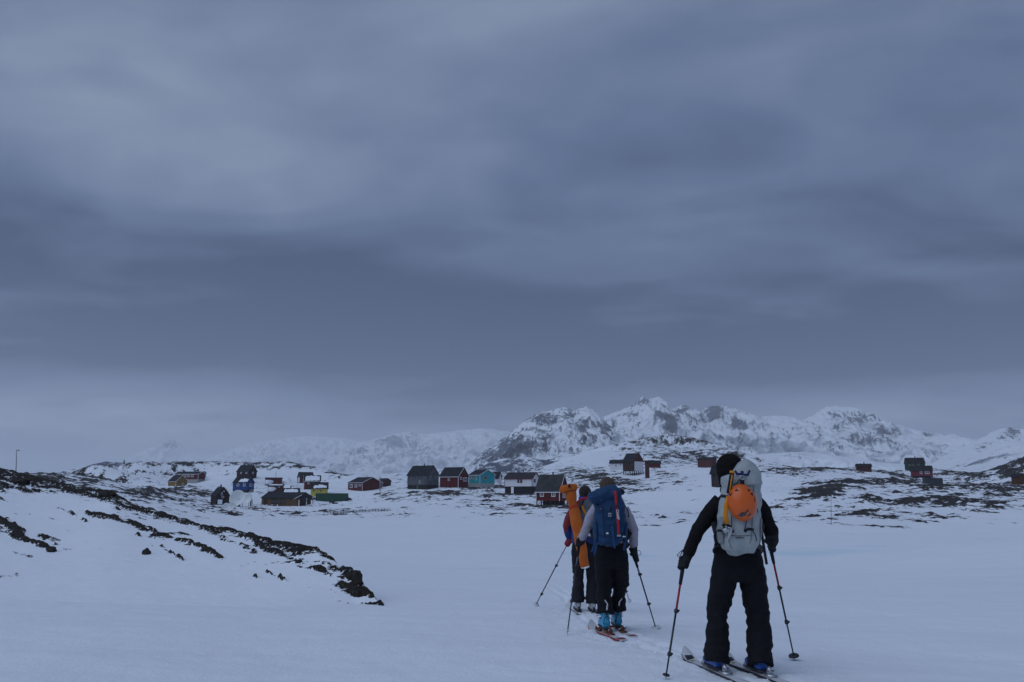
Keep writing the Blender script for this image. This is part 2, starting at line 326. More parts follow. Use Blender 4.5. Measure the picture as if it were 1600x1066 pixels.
CTRL += [(400,792,236),(466,790,236),(373,791,197),(355,799,186),(520,793,262),(548,790,266),(1450,764,265),(1400,790,150),(493,782,302),(542,782,302),(525,790,280),(1460,757,288),(1066,757,230),
 (250,815,95),(330,810,120),(450,830,100),(600,816,120),(520,800,160),(600,797,165),(750,826,105),(900,812,125),(700,790,185),(780,782,200),(1050,808,125),(1150,790,150),(1150,765,205),(1050,770,195),(950,773,180),
 (1230,812,118),(1300,818,106),(1380,836,98),(1440,834,99),(1500,818,112),(1600,806,122),(1700,800,125),(1290,772,150),(1380,788,135),(1480,783,145),(1570,772,165),(1250,742,230),(1320,748,215),(1400,752,220),(1530,757,210),
 (40,800,80),(150,790,95),(50,760,140),(170,762,170),(200,752,330),(240,766,250),(270,768,300),(100,750,185),(-100,750,150),(-100,735,200),(330,760,280),(450,745,355),
 (430,775,262),(560,780,240),(640,775,225),(600,768,260),(460,757,335),(300,765,290)]
SKYL = [(-120,735,220),(-40,740,220),(30,738,215),(90,737,225),(140,727,310),(200,722,390),(300,722,430),(400,723,430),(450,721,420),(490,727,410),(530,738,400),(600,745,400),(650,752,360),(720,750,360),(790,744,370),
 (850,729,450),(900,711,540),(950,696,600),(1000,686,650),(1040,680,670),(1080,684,670),(1120,694,655),(1160,707,640),(1195,719,620),(1240,731,480),(1300,731,330),(1345,730,330),(1400,736,360),(1440,729,400),(1480,735,380),(1530,739,350),(1560,730,320),(1600,711,310),(1680,700,310)]
FRONT = [(900,740,330),(1000,722,400),(1060,716,420),(960,722,380),(1130,726,380),(1050,697,540),(1000,705,500)]
P3 = [at(*c) for c in CTRL + SKYL + FRONT]
P3 += [Vector((p.x * 1.3, p.y * 1.3, p.z - 0.09 * p.y)) for p in [at(*c) for c in SKYL]]
P3 += [Vector((p.x * 1.9, p.y * 1.9, -14)) for p in [at(*c) for c in SKYL[::2]]]
for px in range(250, 1750, 150): q = at(px, 860, 74); P3.append(Vector((q.x, q.y, -6.8)))
for px in (-100, 100): q = at(px, 860, 55); P3.append(Vector((q.x, q.y, -5.2)))
PX = np.array([(p.x, p.y) for p in P3]); PZ = np.array([p.z for p in P3])
def _tps(r2): return 0.5 * r2 * np.log(r2 + 1e-9)
_n = len(PX); SC_ = 100.0
_d2 = ((PX[:, None] - PX[None]) ** 2).sum(-1) / SC_ ** 2
_A = np.zeros((_n + 3, _n + 3)); _A[:_n, :_n] = _tps(_d2) + np.eye(_n) * 0.002
_A[:_n, _n] = 1; _A[:_n, _n + 1:] = PX / SC_; _A[_n:, :_n] = _A[:_n, _n:].T
_wts = np.linalg.solve(_A, np.concatenate([PZ, np.zeros(3)]))
def land_z(x, y):
    sh = x.shape; x = x.ravel(); y = y.ravel(); out = _wts[_n] + _wts[_n + 1] * x / SC_ + _wts[_n + 2] * y / SC_
    for k in range(_n):
        out = out + _wts[k] * _tps(((x - PX[k, 0]) ** 2 + (y - PX[k, 1]) ** 2) / SC_ ** 2)
    return out.reshape(sh)

# image-space guides for where rock shows (turned into places on the ground below)
ROCK = [ # px, py, rx, ry, strength
 (60,748,80,12,.5),(150,745,60,14,.5),(120,735,60,8,.45),(230,735,60,8,.35),(250,770,60,10,.55),(300,772,45,9,.5),(330,724,180,4,.5),(420,730,40,6,.55),(470,727,30,7,.5),(520,738,40,6,.35),(380,800,80,5,.12),
 (400,794,18,4,.5),(470,805,40,5,.35),(540,803,50,6,.40),(500,818,45,5,.22),(600,775,25,6,.5),(590,768,20,5,.4),(640,768,45,5,.55),(690,770,40,6,.75),(720,762,50,5,.7),(770,760,30,5,.7),(810,772,50,5,.6),(800,798,60,6,.40),(830,790,35,4,.5),(860,792,40,5,.7),
 (800,735,60,14,.30),(930,745,55,9,.65),(900,735,40,8,.5),(970,755,50,8,.6),(975,738,40,8,.4),(1010,765,40,6,.5),(1040,742,60,5,.6),(1060,688,80,9,.70),(1090,712,80,12,.55),(1020,712,50,10,.35),(1000,700,60,9,.2),(1130,712,60,10,.45),(1060,758,14,4,.4),(1090,760,20,6,.3),
 (1230,735,50,7,.6),(1290,732,50,5,.55),(1350,735,40,6,.6),(1400,742,30,5,.5),(1240,742,30,4,.4),(1410,727,40,3,.4),
 (1290,768,32,14,.9),(1250,777,30,8,.5),(1330,756,60,8,.6),(1400,752,70,7,.6),(1480,760,80,8,.55),(1560,765,60,9,.6),(1360,780,40,8,.5),(1420,785,40,10,.65),(1490,783,60,9,.65),(1540,792,50,9,.45),(1330,803,60,7,.5),(1400,808,60,8,.62),(1450,812,50,7,.5),(1400,828,50,7,.65),(1330,833,18,4,.5),(1230,795,35,6,.4),(1205,780,20,6,.4),
 (1570,735,40,14,.9),(1590,722,30,14,.8),(1530,742,50,8,.7),(1480,740,40,7,.6)]
BARE = [(450,742,45,9,.9),(560,770,50,12,.6),(420,815,120,7,.5),(570,790,40,5,.5),(700,800,80,8,.6),(1150,765,70,25,.9),(1050,780,60,18,.8),(900,712,60,14,.7),(1250,800,60,12,.4),(1500,820,90,12,.3),(1430,720,30,5,.3),(330,750,40,8,.7),(1300,745,50,5,.5),(640,820,200,10,.8),(520,760,25,8,.8),(1350,720,60,6,.4),(1100,740,60,8,.6),(1560,805,60,8,.6)]
def bias_at(px, py, blobs):
    b = np.zeros_like(px)
    for (cx_, cy_, rx, ry, s) in blobs:
        b = np.maximum(b, s * np.exp(-(((px - cx_) / rx) ** 2 + ((py - cy_) / ry) ** 2)))
    return b

# ------------------------------------------------------------------ snow ground out to the hills
az_in = np.arange(-40, 40.001, 0.095); az_out = np.arange(44, 316.1, 4.0)
AZ = np.radians(np.concatenate([az_in, az_out]))
rr = [0.05]; r_ = 1.0
while r_ < 1150:
    rr.append(r_)
    r_ *= 1.016 if r_ < 5.5 else (1.0062 if r_ < 20 else (1.011 if r_ < 75 else (1.0068 if r_ < 480 else 1.010)))
RR = np.array(rr)
RG, AG = np.meshgrid(RR, AZ, indexing='ij')
GX = RG * np.sin(AG); GY = RG * np.cos(AG)
nz_ = near_z(GX, GY)
front = (np.cos(AG) > 0.6)
land = np.full_like(GX, -30.0)
msk = front & (GY > 45)
land[msk] = land_z(GX[msk], GY[msk])
land = np.where(msk, land, np.where(RG > 60, -6 + 5 * sst(60, 300, RG) + 4 * fbm(GX / 60, GY / 60, 3, 9), -30))
edge_f = sst(0.60, 0.72, np.cos(AG)); 
sk_az = np.array([math.atan2(at(*c).x, at(*c).y) for c in SKYL]); sk_t = np.array([at(*c).z / at(*c).y for c in SKYL])
cap_ = np.interp(AG, sk_az, sk_t) * np.maximum(GY, 1)
cap_ = np.where(RG > 130, cap_, 50)
_h = np.clip(0.5 + 0.5 * (land - cap_) / 2.0, 0, 1)
land = np.where(msk, land + (cap_ - land) * _h - 2.0 * _h * (1 - _h), land)
land_soft = land + 0.35 * fbm(GX / 18, GY / 18, 4, 21) * sst(60, 120, RG)
lakez = np.full_like(GX, LAKE)
def smax(a, b, k): 
    h = np.clip(0.5 + 0.5 * (a - b) / k, 0, 1); return b + (a - b) * h + k * h * (1 - h)
base = smax(smax(nz_, lakez, 0.25), land_soft, 0.5)
base = np.where(RG > 900, np.minimum(base, base - (RG - 900) * 0.15), base)
ppx, ppy = proj(GX, np.maximum(GY, 1.0), base)
mid = (GY > 62) & front
hx = np.zeros_like(GX)
for h in HOUSES:
    a, b_, c_ = h['p']; p0 = at((min(a, c_) + max(b_, c_)) / 2, h['base'], h['D'] + 3)
    wd = (max(b_, c_) - min(a, c_)) * mpp(h['D']) * 0.6 + 1
    hx = np.maximum(hx, np.exp(-(((GX - p0.x) / wd) ** 2 + ((GY - p0.y + 3) / 9) ** 2) ** 2))
for (pa_, pb_, py_, D_) in ((400,470,790,238),(493,542,781,300),(510,550,788,285),(1447,1474,757,286)):
    p0 = at((pa_ + pb_) / 2, py_, D_); wd = (pb_ - pa_) * mpp(D_) * 0.6 + 1
    hx = np.maximum(hx, np.exp(-(((GX - p0.x) / wd) ** 2 + ((GY - p0.y + 2) / 8) ** 2) ** 2))
rockf = np.full_like(GX, -1.5)
gx, gy, gb = GX[mid], GY[mid], base[mid]
B = bias_at(ppx[mid], ppy[mid], ROCK) - 0.9 * bias_at(ppx[mid], ppy[mid], BARE)
wx = gx + 4 * fbm(gx / 20, gy / 20, 2, 41); wy = gy + 4 * fbm(gx / 20, gy / 20, 2, 43)
nn = 0.32 * fbm(wx / 2.2, wy / 1.5, 3, 71) + 0.45 * fbm(wx / 13, wy / 9, 4, 5) + 0.75 * fbm(wx / 5.0, wy / 3.2, 4, 8) + 0.45 * (ridged(wx / 4.2 + 0.2 * wy / 9, wy / 2.6, 3, 11) - 0.35)
rock_mid = -0.39 + 0.82 * B + nn * 1.15 - 1.2 * hx[mid]
rock_mid = rock_mid - 2.0 * np.exp(-np.clip((land[mid] - LAKE), 0, 9) / 0.25)
rock_mid = np.where(gy > 900, -1, rock_mid)
rockf[mid] = rock_mid
rise = np.clip(rockf + 0.05, 0, 1.0)
zz = base - 0.45 * hx + rise * (0.9 - 0.35 * sst(350, 560, RG)) + np.where(mid, 0.22 * np.clip(rockf + 0.25, 0, .6) * fbm(GX / 2.2, GY / 2.2, 3, 77), 0)
# drifts and the broken snow where the party walks
TRK = [at(1500,1066,5.2), at(1290,1066,6.0), at(1158,1052,7.13), at(958,990,9.3), at(914,957,12.05), at(890,930,16), at(860,905,24)]
tx = np.array([p.x for p in TRK]); ty = np.array([p.y for p in TRK])
xc = np.interp(GY, ty, tx)
near = (RG < 40)
dl = np.abs(GX - xc) * (GY > 3)
groove = -0.022 * (np.exp(-((np.abs(GX - xc) - 0.13) / 0.05) ** 2)) * sst(3, 6, GY) * (1 - sst(20, 32, GY))
rough = 0.034 * fbm(GX / 0.16, GY / 0.16, 3, 61) * np.exp(-(dl / 0.55) ** 2) + 0.006 * fbm(GX / 0.5, GY / 0.35, 3, 62)
zz = zz + np.where(near & (GY > 2), groove + rough, 0) + np.where(RG < 90, 0.05 * fbm((GX + .4 * GY) / 2.8, GY / 1.3, 5, 63), 0)
# the ground falls away in front of each building so that it stands clear
clear = [(min(h['p']), max(h['p']), h['base'] - (0.4 if h['n'] != 'red_bungalow' else 2.5), h['D']) for h in HOUSES]
clear += [(396,474,791,238),(493,545,781.5,302),(512,528,787.5,284),(538,549,783.2,292),(1447,1474,756.2,288)]
for (pa_, pb_, py_, D_) in clear:
    zl = at((pa_ + pb_) / 2, py_, D_); lim = zl.z / zl.y * GY
    wgt = sst(pa_ - 9, pa_ - 2, ppx) * (1 - sst(pb_ + 2, pb_ + 9, ppx)) * sst(D_ * .58, D_ * .68, GY) * (1 - sst(D_ - .5, D_ + 2.5, GY))
    zz = np.where(mid, zz - wgt * np.maximum(zz - lim, 0), zz)
ice = sst(0.0, 0.55, 1.5 * fbm(GX / 14, GY / 9.0, 5, 31) + 1.0 * bias_at(ppx, ppy, [(1290,866,190,13,.95),(1010,872,110,9,.6),(1265,818,60,4,.7),(1480,858,180,2,.45)]) - 0.42) * np.exp(-np.clip(zz - LAKE - 0.02, 0, 5) / 0.18) * (RG > 30) * (RG < 130) * 0.5
M_GROUND = terrain_mat('snow_and_rock', 0.9, 2.2, (0.020, 0.018, 0.018), (0.060, 0.050, 0.045), ice=True, bumpd=0.035, rockbump=0.35, edge=0.05)
g_o = grid_object('snow_ground', GX, GY, zz, {'rock': rockf, 'ice': ice}, M_GROUND, wrap=True)
tag(g_o, kind='structure')
def terr(x, y):   # height of the finished sheet
    r = math.hypot(x, y); a = math.atan2(x, y)
    i = int(np.searchsorted(RR, r)); j = int(np.argmin(np.abs(AZ - a)))
    return float(zz[min(i, len(RR) - 1), j])

# frozen sea out to the horizon
fx, fy = np.meshgrid(np.linspace(-20000, 20000, 81), np.linspace(-20000, 20000, 81), indexing='ij')
M_SEA = mat('sea_snow', (0.80, 0.83, 0.88), 0.8, 0.03, 0.004)
tag(grid_object('frozen_sea', fx, fy, np.full_like(fx, -9.0), {}, M_SEA), kind='structure')

# ------------------------------------------------------------------ rocky bank on the left
CREST = np.array([(-700,640,44),(-300,690,38),(-120,716,35),(0,733,32),(40,744,31.5),(60,750,31),(100,756,30),(130,765,29),(175,771,27),(200,786,26),(230,797,25),(290,815,23),(340,827,21.5),(360,829,21),(430,849,19),(470,856,18),(500,861,17.2),(515,870,16.8),(530,884,16.2),(548,891,15.6),(560,899,15.2),(563,912,14.9),(578,930,14.4),(590,939,14.0),(600,948,13.6)])
PB = np.arange(-700, 600.1, 1.25)
cpy = np.interp(PB, CREST[:, 0], CREST[:, 1]); cD = np.interp(PB, CREST[:, 0], CREST[:, 2])
ker = np.hanning(25); ker /= ker.sum(); cD = np.convolve(np.pad(cD, 12, 'edge'), ker, 'valid')
uu = (PB - 800) / FPX
crest = [at(a, b, c_) for a, b, c_ in zip(PB, cpy, cD)]
cZ = np.array([p.z for p in crest]); cXr = np.array([p.x / p.y for p in crest])
T = np.concatenate([np.linspace(0, .3, 40)[:-1], np.linspace(.3, 1, 330), 1 + np.linspace(0, 1, 60)[1:] ** 1.3])
TG, CI = np.meshgrid(T, np.arange(len(PB)), indexing='ij')
Df = 12.6 + 1.0 * sst(430, 600, PB)
Dg = np.where(TG <= 1, Df[CI] + (cD - Df)[CI] * TG, cD[CI] + (TG - 1) * 7)
BX = cXr[CI] * Dg; BY = Dg
gz = near_z(BX, BY)
zf = near_z(cXr * Df, Df) - 0.12
kb = np.hanning(121); kb /= kb.sum(); cZs = np.convolve(np.pad(cZ, 60, 'edge'), kb, 'valid'); wq = sst(560, 596, PB); cZs = cZs * (1 - wq) + cZ * wq
ksm = lambda v: np.convolve(np.pad(v, 60, 'edge'), kb, 'valid')
zf = ksm(zf)
hgt = (cZs - zf)
tl = np.clip(TG, 0, 1)
BZ = zf[CI] + hgt[CI] * (0.35 * tl + 0.65 * sst(0, 1.25, tl) / sst(0, 1.25, np.array(1.0)))
BZ = BZ + (cZ - cZs)[CI] * sst(0.72, 1.0, tl)
BZ = np.where(TG > 1, cZ[CI] - (TG - 1) * 7 * 0.42 - (TG - 1) ** 2 * 5.0, BZ)
bpx, bpy_ = proj(BX, BY, BZ)
def segs(px, py, lst):
    b = np.full_like(px, -3.0)
    for (x0, y0, x1, y1, th, s) in lst:
        dx, dy = x1 - x0, y1 - y0; t = np.clip(((px - x0) * dx + (py - y0) * dy) / (dx * dx + dy * dy), 0, 1)
        d = np.hypot(px - x0 - t * dx, py - y0 - t * dy); b = np.maximum(b, s - d / th)
    return b
thick = np.interp(PB, [-700,-100,0,60,130,170,200,235,280,340,400,450,500,540,570,600], [36,32,34,15,11,16,22,7.5,6,7,10,13,25,42,36,24])
delta = (bpy_ - cpy[CI]) / thick[CI]
BR = 0.55 - 0.70 * np.clip(delta, 0, 3)
BR = np.maximum(BR, segs(bpx, bpy_, [(135,803,200,815,7,.45),(200,815,240,835,9,.6),(240,835,300,850,7,.45),(300,848,345,872,6,.3),(0,760,60,768,8,.4),(60,766,140,772,7,.4),(140,775,200,795,9,.4),
  (-60,800,0,825,14,.5),(0,812,30,838,13,.6),(30,840,82,862,8,.55),(60,838,92,846,7,.4),(85,850,115,862,5,.35),(-80,880,-20,895,10,.5),(-20,902,26,899,4,.5),(40,778,85,790,4,.25),(85,790,135,815,3.5,.22),(208,832,238,852,4,.3),(250,852,285,876,4,.42),(376,884,400,902,3,.3),(415,892,445,908,3,.32),(20,862,50,870,4,.4),
  (330,832,400,862,7,.35),(400,850,470,880,8,.45),(460,866,505,895,9,.4),(500,890,560,930,9,.55),(535,915,590,938,9,.6),(545,885,565,905,10,.6)]))
BR = BR - 0.9 * np.exp(-(((bpx - 487) / 15) ** 2 + ((bpy_ - 876) / 10) ** 2)) - 0.35 * np.exp(-(((bpx - 528) / 10) ** 2 + ((bpy_ - 897) / 8) ** 2)) - 0.6 * np.exp(-(((bpx - 60) / 60) ** 2 + ((bpy_ - 800) / 14) ** 2))
# streaks that run down to the right along the bedding
ax = BX * 0.80 - BY * 0.60; ay = BX * 0.60 + BY * 0.80
bn_ = 0.6 * fbm(ax / 2.6, ay / 0.45, 4, 15) + 0.5 * (ridged(ax / 1.6, ay / 0.30, 4, 19) - 0.3)
BR = np.where(TG > 1, np.maximum(BR, 0.35 - (TG - 1)), BR)
brock = np.clip(BR, -1.0 + 0.30 * sst(0.25, 0.7, TG), 0.45) * 0.95 - 0.23 + 1.40 * bn_ - 0.35 * np.clip(fbm(ax / 0.5, ay / 0.13, 3, 37), 0, 1) + 0.80 * fbm(ax / 0.8, ay / 0.16, 4, 27)
brock = brock - 1.5 * (1 - sst(0.02, 0.10, TG)) 
steps = ridged(ax / 0.9, ay / 0.35, 4, 91)
BZ = BZ + np.clip(brock, 0, 0.8) * 0.09 + np.where(brock > 0, 1, 0) * 0.06 * steps * np.clip(brock * 4, 0, 1) + 0.02 * fbm(BX / 1.2, BY / 0.9, 3, 93)
M_BANK = terrain_mat('bank_snow_and_rock', 9.0, 2.3, (0.011, 0.010, 0.010), (0.040, 0.034, 0.030), bumpd=0.03, rockbump=0.10, edge=0.05, lichen=(0.034, 0.026, 0.015))
tag(grid_object('rocky_bank', BX, BY, BZ, {'rock': brock}, M_BANK), kind='structure')
def bank_at(px, py):
    k = int(np.argmin((bpx - px) ** 2 + (bpy_ - py) ** 2)); return Vector((BX.ravel()[k], BY.ravel()[k], BZ.ravel()[k]))

# ------------------------------------------------------------------ mountains and far hills
def mountain(name, prof, D, depth, mt, seed, rocks=(), rbias=-0.35, nu=420, nv=120, rough=0.10, foot=-12, jag=1.0, pw=1.1, sc=1.0, stk=0.42):
    prof = np.array(prof, float); P = np.linspace(prof[0, 0], prof[-1, 0], nu); py = np.interp(P, prof[:, 0], prof[:, 1])
    m1 = D / FPX
    C = [at(a, b, D) for a, b in zip(P, py)]
    cx = np.array([c_.x for c_ in C]); cz = np.array([c_.z for c_ in C])
    cz = cz + jag * m1 * (1.6 * fbm(cx / (14 * m1), cx * 0 + seed, 4, seed) + 1.0 * ridged(cx / (6 * m1), cx * 0 + seed + .5, 2, seed + 3))
    endf = np.clip(np.minimum(np.arange(nu), np.arange(nu)[::-1]) / (0.04 * nu), 0, 1)
    T = np.concatenate([np.linspace(0, 1, nv), 1 + np.linspace(0, 1, 14)[1:]])
    TG, CI = np.meshgrid(T, np.arange(nu), indexing='ij')
    tl = np.clip(TG, 0, 1)
    Y = np.where(TG <= 1, D - depth * (1 - TG), D + depth * 0.6 * (TG - 1))
    X = cx[CI] * (0.55 + 0.45 * Y / D)
    spur = ridged(X / (75 * m1 * sc) + 0.3 * Y / (75 * m1 * sc), Y / (150 * m1 * sc), 4, seed + 20)
    Y = Y - np.where(TG <= 1, depth * 0.16 * spur * np.sin(np.pi * tl), 0)
    Z = foot + (cz[CI] - foot) * tl ** pw
    fine = fbm(X / (30 * m1 * sc), Y / (42 * m1 * sc), 5, seed + 40)
    rg2 = ridged(X / (22 * m1 * sc) + Y / (60 * m1 * sc), Y / (55 * m1 * sc), 4, seed + 60)
    Z = Z + np.maximum(cz[CI] - foot, 0) * rough * (0.9 * fine + 0.7 * rg2 + 0.8 * spur) * (1 - tl) ** 0.7 * tl ** 0.5 * 1.6
    Z = np.where(TG > 1, cz[CI] - (TG - 1) * (cz[CI] - foot) * 1.0, Z)
    qx, qy = proj(X, Y, Z)
    rk = rbias - 0.13 + 0.72 * bias_at(qx, qy, rocks) + stk * (ridged((X + 0.35 * Y) / (7 * m1 * sc), Y / (60 * m1 * sc), 4, seed + 80) - 0.3) + 0.30 * fbm(X / (30 * m1 * sc), Y / (60 * m1 * sc), 5, seed + 90) + 0.34 * fbm((X - 0.25 * Y) / (5 * m1 * sc), Y / (34 * m1 * sc), 4, seed + 95) + 0.35 * (rg2 - 0.3)
    o = grid_object(name, X, Y, Z, {'rock': rk}, mt); tag(o, kind='structure'); return o
def mm(name, D, **k): return terrain_mat(name, 520.0 / D, 0.95, (0.060, 0.068, 0.100), (0.115, 0.125, 0.165), snow=(.76, .79, .84), bumpd=0.0, rockbump=D / 900.0, edge=0.09, **k)  # haze tint put into the rock colour, cloud shade into the darker snow
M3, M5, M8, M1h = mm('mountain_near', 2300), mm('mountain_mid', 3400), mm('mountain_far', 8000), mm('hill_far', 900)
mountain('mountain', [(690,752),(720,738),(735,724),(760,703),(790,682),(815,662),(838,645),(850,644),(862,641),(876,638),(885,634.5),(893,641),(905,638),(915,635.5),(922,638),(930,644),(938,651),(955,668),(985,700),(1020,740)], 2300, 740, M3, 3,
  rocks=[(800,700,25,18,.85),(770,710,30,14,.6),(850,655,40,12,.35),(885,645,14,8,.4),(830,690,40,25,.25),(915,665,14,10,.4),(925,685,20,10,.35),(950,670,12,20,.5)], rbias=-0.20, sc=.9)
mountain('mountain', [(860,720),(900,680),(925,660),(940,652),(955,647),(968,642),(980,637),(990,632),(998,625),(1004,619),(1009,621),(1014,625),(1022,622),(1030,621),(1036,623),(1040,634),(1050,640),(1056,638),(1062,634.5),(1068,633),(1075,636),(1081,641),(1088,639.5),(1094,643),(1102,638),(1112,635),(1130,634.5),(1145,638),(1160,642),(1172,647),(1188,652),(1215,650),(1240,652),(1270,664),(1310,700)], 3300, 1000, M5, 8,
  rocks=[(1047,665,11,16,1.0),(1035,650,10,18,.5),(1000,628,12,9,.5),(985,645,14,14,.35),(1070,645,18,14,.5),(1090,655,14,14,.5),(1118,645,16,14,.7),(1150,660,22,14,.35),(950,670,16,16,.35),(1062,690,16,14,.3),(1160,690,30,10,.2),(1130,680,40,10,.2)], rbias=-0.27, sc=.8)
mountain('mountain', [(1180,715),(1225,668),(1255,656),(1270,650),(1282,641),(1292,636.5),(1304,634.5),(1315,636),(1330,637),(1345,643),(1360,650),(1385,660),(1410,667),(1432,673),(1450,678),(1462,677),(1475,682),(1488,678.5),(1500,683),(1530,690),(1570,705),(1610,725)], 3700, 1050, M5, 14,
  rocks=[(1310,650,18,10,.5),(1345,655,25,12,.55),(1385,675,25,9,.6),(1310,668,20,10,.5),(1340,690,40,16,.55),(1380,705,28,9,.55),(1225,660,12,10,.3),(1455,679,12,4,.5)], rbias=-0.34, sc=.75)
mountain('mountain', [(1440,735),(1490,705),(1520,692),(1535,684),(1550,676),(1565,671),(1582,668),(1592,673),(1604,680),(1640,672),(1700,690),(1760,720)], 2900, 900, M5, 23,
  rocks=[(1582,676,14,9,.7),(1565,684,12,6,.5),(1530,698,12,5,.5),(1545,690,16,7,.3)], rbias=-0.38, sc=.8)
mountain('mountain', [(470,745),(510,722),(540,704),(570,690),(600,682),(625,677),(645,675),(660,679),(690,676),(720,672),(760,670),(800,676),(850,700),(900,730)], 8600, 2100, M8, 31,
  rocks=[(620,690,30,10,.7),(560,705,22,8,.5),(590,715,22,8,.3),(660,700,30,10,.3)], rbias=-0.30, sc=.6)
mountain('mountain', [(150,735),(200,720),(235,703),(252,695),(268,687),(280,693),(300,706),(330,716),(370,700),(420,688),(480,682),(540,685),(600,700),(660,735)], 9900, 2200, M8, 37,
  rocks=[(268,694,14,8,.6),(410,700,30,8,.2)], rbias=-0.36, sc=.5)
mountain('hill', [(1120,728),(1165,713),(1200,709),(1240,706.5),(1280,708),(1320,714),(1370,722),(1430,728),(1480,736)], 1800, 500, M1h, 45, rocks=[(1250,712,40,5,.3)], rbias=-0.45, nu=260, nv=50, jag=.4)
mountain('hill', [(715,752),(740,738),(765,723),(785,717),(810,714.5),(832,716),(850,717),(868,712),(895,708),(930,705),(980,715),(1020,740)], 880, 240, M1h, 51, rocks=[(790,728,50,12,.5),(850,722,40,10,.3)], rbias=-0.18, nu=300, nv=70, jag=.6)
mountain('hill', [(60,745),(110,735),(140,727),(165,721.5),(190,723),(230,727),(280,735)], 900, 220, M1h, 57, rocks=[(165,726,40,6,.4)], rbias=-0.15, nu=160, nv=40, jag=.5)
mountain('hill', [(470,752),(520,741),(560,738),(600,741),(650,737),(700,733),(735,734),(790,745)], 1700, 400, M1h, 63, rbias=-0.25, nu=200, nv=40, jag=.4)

# ------------------------------------------------------------------ haze
hz = bpy.data.materials.new('haze'); hz.use_nodes = True; t = hz.node_tree; t.nodes.clear()
pv = N(t, 'ShaderNodeVolumePrincipled'); pv.inputs['Color'].default_value = (0.93, 0.96, 1.0, 1); pv.inputs['Density'].default_value = 0.00013
pv.inputs['Anisotropy'].default_value = 0.1
mo = N(t, 'ShaderNodeOutputMaterial'); t.links.new(pv.outputs[0], mo.inputs['Volume'])
bm = bmesh.new(); box(bm, (-21000, -21000, -11), (21000, 21000, 800)); hob = bobj('haze', bm, hz, smooth=False); tag(hob, kind='stuff')
# ------------------------------------------------------------------ paints
SNOW = mat('snow_patch', (0.80, 0.83, 0.88), 0.8, 0.05, 3, bump=0.3)
def wood(n, c, alt=None, var=0.3): return mat(n, c, 0.85, var, 0.9, bump=0.4, bscale=6, alt=alt, stretch=(2.0, 2.0, .35), spec=0.15)
PAINT = dict(red=wood('paint_red', (0.088, 0.016, 0.016)), fadedred=wood('paint_faded_red', (0.085, 0.030, 0.030)), crimson=wood('paint_crimson', (0.13, 0.026, 0.042)), ochre=wood('paint_ochre', (0.19, 0.115, 0.030)),
 darkbrown=wood('paint_dark_brown', (0.030, 0.018, 0.018)), blue=wood('paint_blue', (0.020, 0.055, 0.19)), rustbrown=wood('paint_rust_brown', (0.062, 0.022, 0.020)), rustwood=wood('wood_rust', (0.040, 0.022, 0.020), alt=(0.060, 0.038, 0.032)),
 greywood=wood('wood_grey', (0.062, 0.063, 0.078), alt=(0.125, 0.125, 0.138), var=.35), greybrown=wood('wood_grey_brown', (0.045, 0.036, 0.036)), yellow=wood('paint_yellow', (0.42, 0.37, 0.075), var=.15), turquoise=wood('paint_turquoise', (0.030, 0.30, 0.34), var=.15),
 whitewood=wood('paint_white', (0.62, 0.62, 0.64), var=.08), white=mat('trim_white', (0.68, 0.68, 0.70), .6, .06, 2), green=wood('paint_green', (0.015, 0.055, 0.035)), mauve=wood('paint_mauve', (0.09, 0.065, 0.13)), rust=wood('rust_sheet', (0.085, 0.040, 0.020)),
 darkwood=wood('wood_dark', (0.025, 0.020, 0.020)), concrete=mat('concrete', (0.30, 0.30, 0.30), .9, .15, 2, bump=.3), black=wood('wood_black', (0.014, 0.014, 0.018)), greypanel=wood('panel_grey', (0.19, 0.19, 0.21)), greendoor=wood('door_green', (0.05, 0.11, 0.07)),
 trimred=mat('trim_red', (0.16, 0.03, 0.04), .6, .1, 3), tan=wood('tan', (0.28, 0.24, 0.17)), snow=SNOW, lodge=wood('wood_lodge', (0.085, 0.050, 0.028), alt=(0.13, 0.08, 0.045)))
ROOF = dict(darkroof=mat('roof_dark', (0.018, 0.019, 0.024), .85, .3, .8, bump=.3, spec=.2), felt=mat('roof_felt', (0.030, 0.031, 0.034), .9, .3, .7, bump=.3, alt=(.05, .05, .052)), purplebrown=mat('roof_purple', (0.028, 0.022, 0.028), .85, .25, .8, bump=.2))
PANE = mat('window_pane', (0.035, 0.045, 0.06), .12, .3, 3, spec=.6)
METAL = mat('stove_pipe', (0.05, 0.05, 0.055), .5, .2, 5, metal=.6)

